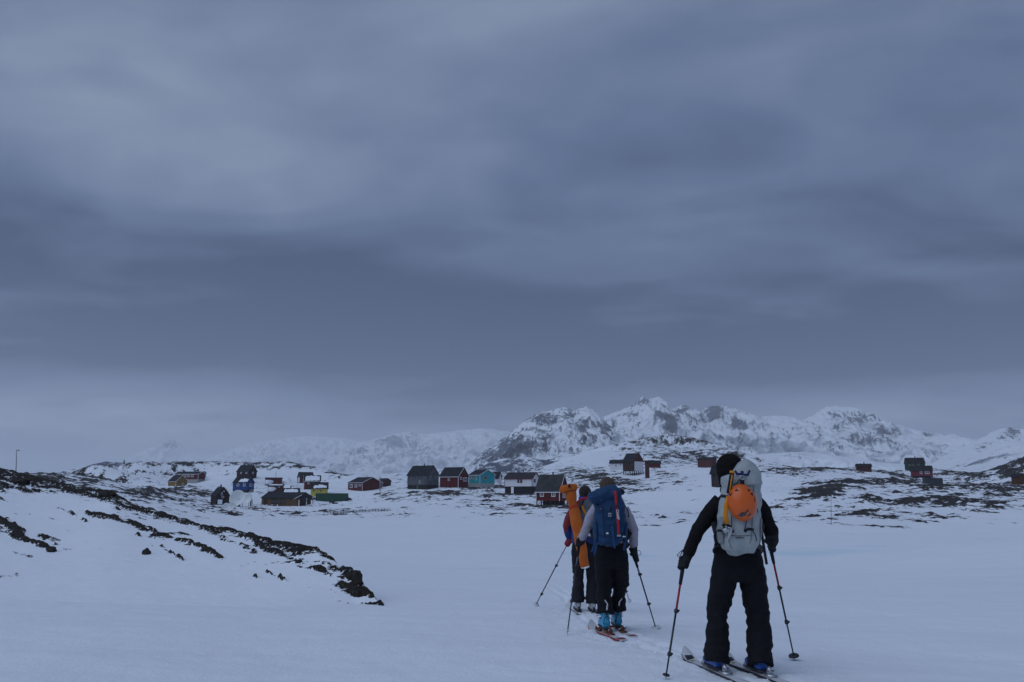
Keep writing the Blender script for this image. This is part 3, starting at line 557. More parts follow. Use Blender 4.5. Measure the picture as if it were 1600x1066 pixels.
def lbox(name, lo, hi, m, parent):
    lo2 = [min(a, b) for a, b in zip(lo, hi)]; hi2 = [max(a, b) for a, b in zip(lo, hi)]
    bm = bmesh.new(); box(bm, lo2, hi2); return bobj(name, bm, m, parent, world=False, smooth=False)
def window(parent, o, ux, w, h, frm, pane=PANE):
    """o centre on wall, ux unit vector along wall; frame of four bars and a mullion, pane recessed inside it"""
    ux = Vector(ux); nrm = Vector((0, 0, 1)).cross(ux)
    if nrm.dot(Vector((0, -1, 0))) < -0.5 : nrm = -nrm
    bm = bmesh.new(); b = max(0.07, min(w, h) * .14)
    def bar(u0, u1, z0, z1, d0, d1):
        vs = []
        for (u, z, d) in ((u0,z0,d0),(u1,z0,d0),(u1,z0,d1),(u0,z0,d1),(u0,z1,d0),(u1,z1,d0),(u1,z1,d1),(u0,z1,d1)):
            vs.append(bm.verts.new(Vector(o) + ux * u + Vector((0, 0, z)) + nrm * d))
        for f in ((0,3,2,1),(4,5,6,7),(0,1,5,4),(1,2,6,5),(2,3,7,6),(3,0,4,7)): bm.faces.new([vs[i] for i in f])
    bar(-w/2, -w/2 + b, -h/2, h/2, -.02, .07); bar(w/2 - b, w/2, -h/2, h/2, -.02, .07)
    bar(-w/2 + b, w/2 - b, h/2 - b, h/2, -.02, .068); bar(-w/2 + b, w/2 - b, -h/2, -h/2 + b, -.02, .068)
    if w > .7: bar(-b*.3, b*.3, -h/2 + b, h/2 - b, -.02, .055)
    f = bobj('window', bm, frm, parent, world=False, smooth=False)
    bm = bmesh.new(); bar(-w/2 + b*.9, w/2 - b*.9, -h/2 + b*.9, h/2 - b*.9, -.01, .025)
    bobj('pane', bm, pane, f, world=False, smooth=False)
def build_house(h):
    p = h['p']; D = h['D']; m = mpp(D); mir = h.get('mirror', False); s = 1 if mir else -1
    pc = p[0] if mir else p[1]; pf = p[1] if mir else p[0]; pg = p[2]
    f = abs(pf - pc) * m; g = abs(pg - pc) * m; ratio = h.get('ratio', .75)
    th = math.atan((g / f) / ratio); L = f / math.cos(th); W = g / math.sin(th)
    base = h['base']; c0 = at(pc, base, D)
    root = empty(h['n'], c0, th if mir else -th)
    tag(root, h['l'], 'house' if any(k in h['n'] for k in ('house', 'bungalow', 'cottage', 'cabin', 'building')) and 'out' not in h['n'] and 'boat' not in h['n'] else ('boathouse' if 'boat' in h['n'] else 'shed'), 'houses of the settlement')
    zb = (base - h.get('bottom', base)) * m - (0 if 'bottom' in h else 1.3); ze = (base - h['eave']) * m; zr = (base - h['ridge']) * m
    wm = PAINT[h['wall']]; rf = ROOF[h.get('roof', 'darkroof')]
    bm = bmesh.new()
    prof = [(0, zb), (W, zb), (W, ze), (W/2, zr), (0, ze)]
    A = [bm.verts.new((0, y, z)) for y, z in prof]; B = [bm.verts.new((s * L, y, z)) for y, z in prof]
    bm.faces.new(A); bm.faces.new(B)
    for i in range(5): bm.faces.new((A[i], A[(i+1) % 5], B[(i+1) % 5], B[i]))
    bobj('wall', bm, wm, root, world=False, smooth=False)
    # roof: two slabs joined at the ridge
    ov = .28; tk = .14; sl = (zr - ze) / (W/2); bm = bmesh.new()
    x0, x1 = -s * ov, s * (L + ov)
    yo = -ov; zo = ze - ov * sl
    sec = [(yo, zo + .02), (yo, zo + tk), (W/2, zr + tk + .02), (W + ov, zo + tk), (W + ov, zo + .02), (W/2, zr + .03)]
    A = [bm.verts.new((x0, y, z)) for y, z in sec]; B = [bm.verts.new((x1, y, z)) for y, z in sec]
    for i in range(6): bm.faces.new((A[i], A[(i+1) % 6], B[(i+1) % 6], B[i]))
    for ring in (A, B):
        bm.faces.new((ring[0], ring[1], ring[2], ring[5])); bm.faces.new((ring[5], ring[2], ring[3], ring[4]))
    roof = bobj('roof', bm, rf, root, world=False, smooth=False)
    if h.get('chimney'):
        bm = bmesh.new(); loft(bm, [(s*L*.45, W/2, zr - .2), (s*L*.45, W/2, zr + .55), (s*L*.45, W/2, zr + .56), (s*L*.45, W/2, zr + .75)], [.16, .16, .22, .22], 10); bobj('chimney', bm, METAL, roof, world=False)
    if 'snow' in h:
        u0, u1, v0, v1 = h['snow']; bm = bmesh.new(); nu_, nv_ = 22, 9
        gr = []
        rnd = random.Random(h['n'])
        e0 = [.12*mnoise.noise(Vector((i*.35, L, 0))) + rnd.uniform(-.03, .03) for i in range(nu_)]; e1 = [.22*mnoise.noise(Vector((i*.3, W, 5))) + rnd.uniform(-.03, .03) - .18*(abs(i/(nu_-1)*2-1)**4) for i in range(nu_)]
        for i in range(nu_):
            row = []
            for j in range(nv_):
                u = u0 + (u1 - u0) * i / (nu_ - 1); va = v0 + e0[i]; vb = v1 + e1[i]; v = max(0.01, min(.99, va + (vb - va) * j / (nv_ - 1)))
                edge = min(i, nu_ - 1 - i, j, nv_ - 1 - j)
                y = -ov + (W/2 + ov) * v; z = zo + tk + .02 + (zr - zo) * v
                row.append(bm.verts.new((s * (L * (1 - u) if not mir else L * u), y, z + (-.03 if edge == 0 else .04 + rnd.uniform(0, .05)))))
            gr.append(row)
        for i in range(nu_ - 1):
            for j in range(nv_ - 1): bm.faces.new((gr[i][j], gr[i+1][j], gr[i+1][j+1], gr[i][j+1]))
        bobj('roof_snow', bm, SNOW, roof, world=False)
    if h.get('gwall'):
        bm = bmesh.new(); pr2 = [(0.02, zb + .02), (W - .02, zb + .02), (W - .02, ze), (W/2, zr - .03), (0.02, ze)]
        if h.get('gable'): pr2 = [(0.02, zb + .02), (W - .02, zb + .02), (W - .02, ze - .1), (0.02, ze - .1)]
        A = [bm.verts.new((-s * .035, y, z)) for y, z in pr2]; B = [bm.verts.new((s * .03, y, z)) for y, z in pr2]; k = len(pr2)
        bm.faces.new(A); bm.faces.new(B)
        for i in range(k): bm.faces.new((A[i], A[(i+1) % k], B[(i+1) % k], B[i]))
        bobj('end_wall', bm, PAINT[h['gwall']], root, world=False, smooth=False)
    if h.get('gable'):
        bm = bmesh.new(); pr2 = [(-.05, ze - .08), (W + .05, ze - .08), (W/2, zr - .02)]
        A = [bm.verts.new((-s * .06, y, z)) for y, z in pr2]; B = [bm.verts.new((s * .03, y, z)) for y, z in pr2]
        bm.faces.new(A); bm.faces.new(B)
        for i in range(3): bm.faces.new((A[i], A[(i+1) % 3], B[(i+1) % 3], B[i]))
        bobj('gable', bm, PAINT[h['gable']], root, world=False, smooth=False)
    ca, sa = math.cos(th), math.sin(th)
    fwm = PAINT[h.get('winfrm', 'white')]
    for (x, y, w_, hh) in h.get('fw', ()):
        window(root, (s * abs(x - pc) * m / ca, 0, (base - y) * m), (1, 0, 0), w_ * m / ca, hh * m, fwm)
    for it in h.get('gw', ()):
        x, y, w_, hh = it[:4]
        nrm_x = -s
        fr = PAINT[it[4]] if len(it) > 4 else PAINT[h.get('winfrm2', h.get('winfrm', 'white'))]
        o = (-s * .04, abs(x - pc) * m / sa, (base - y) * m); ww = min(w_ * m / sa, W * .4)
        window(root, o, (0, -s * -1.0 if False else (1 if s < 0 else -1), 0), ww, hh * m, fr)
    if h.get('trim'):
        tm = PAINT[h['trim']]; b = .09
        lbox('corner_board', (-s*.05, -.05, zb + .01), (s*b, .03, ze - .02), tm, root)
        lbox('corner_board', (s*(L+.05), -.05, zb + .01), (s*(L-b), .03, ze - .02), tm, root)
        lbox('corner_board', (-s*.05, W + .05, zb + .01), (s*.03, W - b, ze - .02), tm, root)
        lbox('eave_board', (-s*(ov+.02), yo - .03, zo - .06), (s*(L+ov+.02), yo - .002, zo + .11), tm, root)
        for sgn in (0, 1):
            bm = bmesh.new(); y0_, y1_ = (yo - .02, W/2) if sgn == 0 else (W + ov + .02, W/2)
            za, zb_ = zo, zr
            q = [(y0_, za - .04), (y0_, za + .15), (y1_, zb_ + .17), (y1_, zb_ - .02)]
            A = [bm.verts.new((-s*(ov+.06), y, z)) for y, z in q]; B = [bm.verts.new((-s*(ov+.003), y, z)) for y, z in q]
            bm.faces.new(A); bm.faces.new(B)
            for i in range(4): bm.faces.new((A[i], A[(i+1) % 4], B[(i+1) % 4], B[i]))
            bobj('barge_board', bm, tm, root, world=False, smooth=False)
    if h.get('fdoor'):
        x, y, w_, hh, mn = h['fdoor']; X = s*abs(x-pc)*m/ca; ww = w_*m/ca/2; lbox('door', (X-ww, -.05, (base-y-hh/2)*m), (X+ww, .03, (base-y+hh/2)*m), PAINT[mn], root)
    if h.get('bdoor'):
        x, y, w_, hh, mn = h['bdoor']; X = s*abs(x-pc)*m/ca; ww = w_*m/ca/2; lbox('basement_door', (X-ww, .02, -.3), (X+ww, .2, (base-y+hh/2)*m), PAINT[mn], root)
    if h.get('gdoor'):
        x, y, w_, hh, mn = h['gdoor']; Yc = abs(x-pc)*m/sa; ww = min(w_*m/sa/2, W*.25); lbox('door', (-s*.07, Yc-ww, max(-.6, (base-y-hh/2)*m)), (s*.03, Yc+ww, (base-y+hh/2)*m), PAINT[mn], root)
    fo = h.get('found')
    if fo == 'stilts':
        for i in range(6):
            for j in range(3):
                X = s*(.15 + (L-.3)*i/5); Y = .15 + (W-.3)*j/2
                lbox('stilt', (X-.09, Y-.09, -1.4), (X+.09, Y+.09, zb + .02), PAINT['darkwood'], root)
        for i in range(0, 5):
            bm = bmesh.new(); X0 = s*(.15 + (L-.3)*i/5); X1 = s*(.15 + (L-.3)*(i+1)/5)
            loft(bm, [(X0, .05, -.3 if i % 2 else zb), (X1, .05, zb if i % 2 else -.3)], [.06, .06], 6); bobj('brace', bm, PAINT['darkwood'], root, world=False, smooth=False)
        if 'boat' not in h['n']: lbox('crawl_space', (s*.6, W*.5, -1.4), (s*(L-.6), W*.9, zb + .01), PAINT['black'], root)
    elif fo:
        lbox('footing', (s*.06, .06, -1.5), (s*(L-.06), W-.06, zb + .01), PAINT[fo], root)
    if h.get('drift'):
        bm = bmesh.new(); H = ze * .8
        pts = [(0.02, 0), (.30, 0), (.46, .25), (.55, .7), (.40, .92), (.12, 1.0), (.02, .9)]
        A = [bm.verts.new((s*L*u, -.16 - .25*(1-v), H*v)) for u, v in pts]; B = [bm.verts.new((s*L*u, .02, H*v)) for u, v in pts]
        bm.faces.new(A)
        for i in range(len(pts)): bm.faces.new((A[i], A[(i+1) % len(pts)], B[(i+1) % len(pts)], B[i]))
        bobj('plastered_snow', bm, SNOW, root, world=False)
    if h.get('porch'):
        bm = bmesh.new()
        q = [(0, -1.0), (1.5, -1.0), (1.5, .3), (.75, 1.3), (0, .3)]
        y0 = W*.15
        A = [bm.verts.new((.05 + a, y0, z)) for a, z in q]; B = [bm.verts.new((.05 + a, y0 + 2, z)) for a, z in q]
        bm.faces.new(A); bm.faces.new(B)
        for i in range(5): bm.faces.new((A[i], A[(i+1) % 5], B[(i+1) % 5], B[i]))
        bobj('porch', bm, PAINT['greypanel'], root, world=False, smooth=False)
    return root, L, W, ze, zr, s, zb
HO = {}
for h in HOUSES: HO[h['n']] = build_house(h)
# mast on the flat roofed hut
r_, L_, W_, ze_, zr_, s_, zb_ = HO['flat_roof_hut']
bm = bmesh.new(); loft(bm, [(s_*L_*.62, W_*.4, zr_ - .2), (s_*L_*.62, W_*.4, zr_ + 3.0)], [.06, .04], 6); loft(bm, [(s_*L_*.62 - .5, W_*.4, zr_ + 1.6), (s_*L_*.62 + .5, W_*.4, zr_ + 1.6)], [.03, .03], 6)
bobj('mast', bm, METAL, r_, world=False)

# ------------------------------------------------------------------ timber lodge with porch and deck
h = dict(n='timber_lodge', l='long brown timber lodge with dark roof, white porch posts and deck', p=(401.5,466,477.5), base=790, eave=778.3, ridge=770.4, D=240, wall='lodge', ratio=.5, winfrm='darkwood', fw=[(424,784,9,6.4),(438.5,784,7,6.4)], fdoor=(409,785,6,9,'rustwood'))
HOUSES_LODGE = build_house(h); HO[h['n']] = HOUSES_LODGE
r_, L_, W_, ze_, zr_, s_, zb_ = HOUSES_LODGE
for (x, y, top) in ((.9, -1.0, ze_ - .35), (2.6, .3, ze_ - .1), (2.6, W_*.55, zr_ - .7)):
    lbox('porch_post', (x - .09, y - .09, -.8), (x + .09, y + .09, top), PAINT['white'], r_)
bm = bmesh.new()
q = [(-.6, -1.5, ze_ - .45), (3.4, -.6, ze_ - .75), (3.4, W_*.7, ze_ - .45), (.2, W_*.5, zr_ - .05)]
A = [bm.verts.new(v) for v in q]; B = [bm.verts.new((v[0], v[1], v[2] + .14)) for v in q]
bm.faces.new(A); bm.faces.new(B)
for i in range(4): bm.faces.new((A[i], A[(i+1) % 4], B[(i+1) % 4], B[i]))
bobj('porch_roof', bm, ROOF['darkroof'], r_, world=False, smooth=False)
bm = bmesh.new(); loft(bm, [(-.6, -1.5, ze_ - .40), (1.0, .2, zr_ - .6)], [.09, .09], 6); bobj('porch_beam', bm, PAINT['white'], r_, world=False)
lbox('deck', (-L_ - 1.5, -3.4, -1.6), (-L_*.36, -.10, -.35), PAINT['black'], r_)
lbox('deck_rail', (-L_ - 1.5, -3.46, .10), (-L_*.36, -3.38, .20), PAINT['greypanel'], r_)
for k in range(6):
    x = lerp(-L_ - 1.2, -L_*.36 - .1, k / 5); lbox('deck_post', (x - .12, -3.52, -.9), (x + .12, -3.30, .32), PAINT['whitewood'], r_)

# ------------------------------------------------------------------ satellite dishes
DISH = mat('dish_white', (0.74, 0.77, 0.77), .5, .05, 1.5)
def dish(px, py, rpx, D, label, tilt=R(14), yaw=0.0):
    r = rpx * mpp(D); c = at(px, py, D); g = terr(c.x, c.y) - .6
    root = empty('satellite_dish', (c.x, c.y + r*.5, g)); tag(root, label, 'satellite dish', 'satellite dishes below the blue house')
    rot = Matrix.Rotation(yaw, 3, 'Z') @ Matrix.Rotation(math.pi/2 - tilt, 3, 'X')   # bowl axis +Z -> towards camera and up
    bm = bmesh.new(); rings = []
    for layer in (0, 1):
        for k in range(9):
            q = r * max(k, .02) / 8; z = q*q / (4*r*.42) + (-.07 if layer else 0)
            rings.append([bm.verts.new(c + rot @ Vector((q*math.cos(a), q*math.sin(a), z))) for a in [2*math.pi*i/36 for i in range(36)]])
    def strip(A, B, flip=False):
        for i in range(36): bm.faces.new((A[i], A[(i+1) % 36], B[(i+1) % 36], B[i]))
    for k in range(8): strip(rings[k], rings[k+1]); strip(rings[9+k], rings[10+k])
    strip(rings[8], rings[17])
    bobj('reflector', bm, DISH, root)
    bm = bmesh.new(); fp = c + rot @ Vector((0, 0, r*.75))
    for a in (math.pi/2, math.pi*7/6, math.pi*11/6): loft(bm, [c + rot @ Vector((r*.9*math.cos(a), r*.9*math.sin(a), r*.45)), fp], [.022, .02], 6)
    bobj('feed_arm', bm, DISH, root)
    bm = bmesh.new(); ball(bm, fp, (.14, .14, .14), u=10, v=8); bobj('feed_horn', bm, DISH, root)
    bm = bmesh.new(); b0 = Vector((c.x, c.y + r*.55, g - .5)); loft(bm, [b0, c + rot @ Vector((0, 0, -.1))], [r*.16, r*.12], 10)
    for sx_ in (-1, 1): loft(bm, [b0 + Vector((sx_*r*.5, 0, 0)), c + rot @ Vector((sx_*r*.4, 0, -.02))], [.06, .06], 6)
    bobj('pedestal', bm, METAL, root)
dish(373, 779.5, 12.2, 196, 'largest white satellite dish in front of the blue house')
dish(391.5, 779.5, 8.6, 202, 'white satellite dish between the largest dish and the lodge', yaw=R(-35))
dish(354.5, 793, 6.3, 184, 'small white satellite dish below the brown gabled shed')
dish(365, 791, 4.8, 188, 'smallest white satellite dish tucked under the largest one', yaw=R(-15))

# ------------------------------------------------------------------ containers
def container(px0, px1, py0, py1, D, m_, label, yaw=0):
    L = (px1 - px0)*mpp(D); H = (py1 - py0)*mpp(D); c = at(px0, py1, D); root = empty('shipping_container', c, yaw); tag(root, label, 'container')
    bm = bmesh.new(); n = int(L / .28); vs = []
    prof = []
    for i in range(n + 1):
        x = L*i/n; prof.append((x, 0.0 if (i % 4) in (0, 1) else .05))
    lo = [bm.verts.new((x, y, .12)) for x, y in prof]; hi = [bm.verts.new((x, y, H - .12)) for x, y in prof]
    for i in range(n): bm.faces.new((lo[i], lo[i+1], hi[i+1], hi[i]))
    box(bm, (0.02, .07, -.6), (L - .02, 2.4, H - .02)); bobj('corrugated_wall', bm, m_, root, world=False, smooth=False)
    bm = bmesh.new()
    for z0, z1 in ((0, .14), (H - .14, H + .01)): box(bm, (-.02, -.03, z0), (L + .02, .09, z1))
    for x in (-.03, L - .1): box(bm, (x, -.035, -.5), (x + .13, .1, H + .005))
    bobj('frame', bm, m_, root, world=False, smooth=False)
    bm = bmesh.new()
    for k in range(4): box(bm, (L + .02, .3 + k*.5, .2), (L + .06, .34 + k*.5, H - .2))
    bobj('door_bars', bm, METAL, root, world=False, smooth=False); return root
container(493, 542, 771.2, 781.3, 302, mat('container_green', (0.008, 0.052, 0.030), .6, .2, .8), 'long green shipping container below the lemon yellow house')
container(1447, 1473.5, 747.2, 756.4, 288, mat('container_slate', (0.030, 0.036, 0.048), .7, .25, .8), 'dark slate container in front of the crimson house')

# ------------------------------------------------------------------ snowmobiles
def snowmobile(px, py, D, rz, label):
    c = at(px, py, D); root = empty('snowmobile', (c.x, c.y, terr(c.x, c.y) - .02), rz); tag(root, label, 'snowmobile', 'snowmobiles by the green container')
    blk = mat('snowmobile_black', (0.012, 0.012, 0.015), .45, .2, 4)
    bm = bmesh.new(); loft(bm, [(-.2, 0, .55), (.3, 0, .7), (.8, 0, .68), (1.2, 0, .5), (1.4, 0, .4)], [(.3, .2), (.38, .33), (.38, .32), (.3, .2), (.12, .08)], 14, ref=(0, 1, 0), power=2.8); bobj('hood', bm, blk, root, world=False)
    bm = bmesh.new(); loft(bm, [(-1.3, 0, .72), (-1.0, 0, .75), (0, 0, .72), (.15, 0, .75)], [(.12, .06), (.2, .13), (.2, .12), (.16, .08)], 12, ref=(0, 1, 0), power=3); bobj('seat', bm, blk, root, world=False)
    bm = bmesh.new(); loft(bm, [(-1.35, 0, .32), (-1.2, 0, .22), (.2, 0, .2), (.4, 0, .3)], [(.2, .1), (.2, .2), (.2, .18), (.2, .08)], 12, ref=(0, 1, 0), power=4); bobj('track', bm, mat('rubber_track', (.01, .01, .01), .9, .2, 6), root, world=False)
    for y in (-.5, .5):
        bm = bmesh.new(); loft(bm, [(.3, y, .04), (1.2, y, .04), (1.5, y, .12), (1.62, y, .26)], [(.08, .02), (.08, .02), (.07, .02), (.03, .015)], 8, ref=(0, 1, 0)); loft(bm, [(.8, y*.4, .45), (.9, y, .07)], [.035, .035], 6); bobj('ski', bm, blk, root, world=False)
    bm = bmesh.new(); loft(bm, [(.55, 0, .95), (.42, 0, 1.15), (.3, 0, 1.3)], [(.28, .02), (.24, .02), (.1, .015)], 10, ref=(0, 1, 0)); bobj('windshield', bm, mat('shield', (.25, .28, .3), .2, .1, 4), root, world=False)
    bm = bmesh.new(); loft(bm, [(.2, -.35, 1.0), (.28, 0, 1.02), (.2, .35, 1.0)], [.025, .025, .025], 8); bobj('handlebar', bm, blk, root, world=False)
snowmobile(521, 788, 228, R(160), 'dark snowmobile parked below the middle of the green container')
snowmobile(542.5, 783.5, 238, R(-10), 'dark snowmobile parked at the right end of the green container')

# ------------------------------------------------------------------ poles, posts, fence
POLE = wood('pole_wood', (0.05, 0.045, 0.045))
def pole(name, label, px, py0, py1, D, r=.07, cross=(), lampy=False, cat='pole', m_=None):
    b = at(px, py1, D); t_ = at(px, py0, D); root = empty(name, b); tag(root, label, cat)
    m_ = m_ or POLE
    bm = bmesh.new(); loft(bm, [b - Vector((0, 0, .8)), lerp(b, t_, .5), t_], [r, r*.85, r*.7], 10); bobj('shaft', bm, m_, root)
    for (fr, wd) in cross:
        q = lerp(b, t_, fr); bm = bmesh.new(); loft(bm, [q - Vector((wd/2, 0, 0)), q + Vector((wd/2, 0, 0))], [r*.7, r*.7], 8); bobj('crossarm', bm, m_, root)
    if lampy:
        bm = bmesh.new(); loft(bm, [t_, t_ + Vector((.25, 0, .1)), t_ + Vector((.6, 0, .08))], [r*.7, r*.6, r*.6], 8); bobj('lamp_arm', bm, m_, root)
        bm = bmesh.new(); loft(bm, [t_ + Vector((.3, 0, .05)), t_ + Vector((.9, 0, .05))], [(.12, .1), (.12, .08)], 10, ref=(0, 1, 0)); bobj('lamp_head', bm, METAL, root)
    return root
pole('street_lamp', 'lone street lamp standing on the skyline above the rocky bank', 25.5, 704, 733, 212, .09, lampy=True, cat='lamp')
pole('skyline_post', 'short dark post on the skyline left of the long red house', 194, 718.5, 723.5, 388, .30, cat='post')
pole('utility_pole', 'snow crusted utility pole standing right of the red bungalow', 594, 745, 771, 230, .13, cross=((.9, .9), (.2, .7)), m_=wood('pole_snowy', (.25, .24, .24), alt=(.5, .5, .52)))
pole('marker_pole', 'thin grey pole at the lake shore beneath the dark slabs', 1298.5, 777, 818.5, 106, .035, m_=wood('pole_thin', (.16, .17, .18)))
pole('cross_post', 'small post with crossbar in the snow below the boathouse', 1066, 748, 757.5, 232, .05, cross=((.9, .5),))
# wire fence on the snow between lake and container
fa, fb_ = at(506, 800, 150), at(610, 796, 160)
root = empty('wire_fence', (fa.x, fa.y, terr(fa.x, fa.y))); tag(root, 'low snow clogged wire fence between the lake and the green container', 'fence')
tops = []
for k in range(22):
    p_ = fa.lerp(fb_, k / 21); z = terr(p_.x, p_.y); lean = random.uniform(-.06, .06); hh = .42 + random.uniform(-.08, .1)
    bm = bmesh.new(); loft(bm, [(p_.x, p_.y, z - .4), (p_.x + lean, p_.y, z + hh)], [.055, .045], 6); bobj('post', bm, POLE, root)
    tops.append((p_.x + lean, p_.y, z + hh - .06))
for dz in (0, -.16, -.32):
    bm = bmesh.new(); pts = []
    for a, b in zip(tops[:-1], tops[1:]):
        a = Vector(a); b = Vector(b)
        for q in range(4): pts.append(a.lerp(b, q/4) + Vector((0, 0, dz - .05*math.sin(math.pi*q/4) + random.uniform(-.015, .015))))
    pts.append(Vector(tops[-1]) + Vector((0, 0, dz))); loft(bm, pts, .028, 6, ref=(0, 0, 1)); bobj('wire', bm, METAL, root)

# ------------------------------------------------------------------ boulders
BOULD = mat('boulder_rock', (0.022, 0.020, 0.019), .95, .35, 4, bump=.8, bscale=14, alt=(.065, .058, .05), spec=.15)
def boulder(px, py, wpx, hpx, label, seed, flat=1.0):
    c = bank_at(px, py + hpx*.35); m = mpp(c.y); bm = bmesh.new()
    bmesh.ops.create_icosphere(bm, subdivisions=4, radius=1)
    for v in bm.verts:
        d = v.co.normalized(); q = d*1.4 + Vector((seed*3.1, seed, 0))
        k = 1 + .35*mnoise.noise(q) + .12*mnoise.noise(q*3) + .05*mnoise.noise(q*8)
        # broken faces
        k *= 1 - .18*max(0, abs(d.dot(Vector((math.cos(seed), math.sin(seed), .4)).normalized())) - .6)*2
        v.co = Vector((d.x*k*wpx*m/2, d.y*k*wpx*m*.42, d.z*k*hpx*m*.55)) + c + Vector((0, 0, hpx*m*.22))
    o = bobj('boulder', bm, BOULD); me = o.data
    me.transform(Matrix.Translation(-c)); o.location = c
    tag(o, label, 'boulder', 'boulders on the rocky bank')
boulder(165, 773, 24, 13, 'rounded dark boulder on the crest of the rocky bank', 2)
boulder(228, 862, 13, 11, 'squat block of rock standing alone in the bank snow', 5)
boulder(80, 858, 15, 10, 'dark boulder at the lower end of the bank streaks', 9)
boulder(558, 908, 16, 22, 'broken block at the low tip of the rocky bank', 12)
boulder(30, 752, 30, 12, 'flat dark slab high up the rocky bank', 16)

# ------------------------------------------------------------------ cloth and gear
BLK = mat('cloth_black', (0.0075, 0.0075, 0.010), .85, .3, 14, bump=.25, bscale=120, spec=.2)
BLK2 = mat('cloth_black_jacket', (0.009, 0.0085, 0.010), .9, .3, 18, bump=.35, bscale=160, spec=.15)
WEB = mat('webbing_black', (0.010, 0.010, 0.014), .7, .2, 30, spec=.3)
GLV = mat('glove_black', (0.008, 0.008, 0.010), .75, .3, 30, bump=.3, bscale=90)
KNIT = mat('knit_black', (0.012, 0.010, 0.011), .95, .3, 30, bump=.8, bscale=90, spec=.1)
SKIN = mat('skin', (0.36, 0.20, 0.14), .55, .12, 12)
LILAC = mat('cloth_pale_lilac', (0.34, 0.32, 0.38), .85, .12, 10, bump=.25, bscale=120)
GREYP = mat('pack_grey', (0.30, 0.33, 0.335), .6, .16, 9, bump=.3, bscale=60, alt=(.40, .43, .43), spec=.4)
NAVY = mat('strap_navy', (0.012, 0.016, 0.10), .6, .2, 20)
BLUEP = mat('pack_blue', (0.007, 0.036, 0.098), .7, .2, 12, bump=.3, bscale=110, alt=(.011, .054, .135))
REDS = mat('strap_red', (0.42, 0.018, 0.020), .6, .15, 20)
WHT = mat('gear_white', (0.62, 0.63, 0.65), .45, .08, 10)
SILV = mat('steel', (0.45, 0.46, 0.48), .32, .1, 20, metal=.9)
ORNG = mat('helmet_orange', (0.62, 0.105, 0.008), .35, .08, 6, spec=.5)
ORB = mat('case_orange', (0.47, 0.105, 0.010), .6, .16, 9, bump=.3, bscale=30)
AXY = mat('axe_orange', (0.60, 0.22, 0.010), .45, .1, 9)
DKG = mat('dark_grey_plastic', (0.030, 0.030, 0.036), .5, .2, 20)
GREYL = mat('helmet_logo_grey', (0.06, 0.06, 0.07), .5, .1, 9)

def remesh(name, bm, vox, m_, parent, amp=0.0, freq=(8, 8, 22), amp2=0.0, smooth=4, mask=None, seed=0):
    me = bpy.data.meshes.new('tmp'); bmesh.ops.recalc_face_normals(bm, faces=bm.faces[:]); bm.to_mesh(me); bm.free()
    o = bpy.data.objects.new('tmp', me); COL.objects.link(o)
    r = o.modifiers.new('r', 'REMESH'); r.mode = 'VOXEL'; r.voxel_size = vox
    s_ = o.modifiers.new('s', 'SMOOTH'); s_.factor = .5; s_.iterations = smooth
    dg = bpy.context.evaluated_depsgraph_get(); dg.update(); m2 = bpy.data.meshes.new_from_object(o.evaluated_get(dg)); m2.name = name
    bpy.data.objects.remove(o)
    if amp or amp2:
        nrm = [v.normal.copy() for v in m2.vertices]
        for v, n_ in zip(m2.vertices, nrm):
            p_ = v.co; k = mask(p_) if mask else 1.0
            a = mnoise.noise(Vector((p_.x*freq[0] + seed, p_.y*freq[1], p_.z*freq[2])))
            a = (1 - 2*abs(a)) if amp < 0 else a
            b = mnoise.noise(Vector((p_.x*4 + seed*2, p_.y*4, p_.z*7)))
            v.co = p_ + n_ * k * (abs(amp)*a + amp2*b)
    m2.materials.clear()
    return finish(name, m2, m_, parent)
def gpt(px, py):
    lo = 3.0
    while lo < 60:
        p_ = at(px, py, lo)
        if p_.z <= ground(p_.x, p_.y): return p_
        lo += .02
    return at(px, py, 10)

def make_head(root, c, yaw, pitch, size, skin=SKIN):
    """returns head matrix; head faces +Y in its frame"""
    M = Matrix.Translation(c) @ Matrix.Rotation(yaw, 4, 'Z') @ Matrix.Rotation(pitch, 4, 'X') @ Matrix.Scale(size, 4)
    return M
def head_bm(bm, M):
    def P(x, y, z): return M @ Vector((x, y, z))
    rot = M.to_3x3(); s = rot.col[0].length
    rn = M.to_quaternion().to_matrix()
    ball(bm, P(0, 0, .02), (.078*s, .098*s, .105*s), rn); ball(bm, P(0, .030, -.055), (.056*s, .062*s, .070*s), rn); ball(bm, P(0, .075, -.095), (.026*s, .024*s, .020*s), rn)
    loft(bm, [P(0, .096, .018), P(0, .112, -.012), P(0, .118, -.030), P(0, .098, -.038)], [.008*s, .012*s, .016*s, .010*s], 10)
    ball(bm, P(0, .088, .030), (.052*s, .014*s, .010*s), rn)
    ball(bm, P(0, .092, -.062), (.024*s, .012*s, .008*s), rn)
    for sx_ in (-1, 1): ball(bm, P(sx_*.080, -.008, -.010), (.010*s, .020*s, .032*s), rn)
def face_parts(root, M):
    def P(x, y, z): return M @ Vector((x, y, z))
    s = M.to_3x3().col[0].length
    for sx_ in (-1, 1):
        bm = bmesh.new(); ball(bm, P(sx_*.031, .088, .010), (.012*s, .010*s, .009*s), u=12, v=8); bobj('eye', bm, mat('eye', (.10, .08, .07), .2, .2, 30), root)
    bm = bmesh.new(); loft(bm, [P(-.022, .100, -.062), P(0, .1045, -.064), P(.022, .100, -.062)], [.003*s, .0045*s, .003*s], 8, ref=(0, 0, 1)); bobj('mouth', bm, mat('lips', (.22, .09, .08), .5, .1, 20), root)

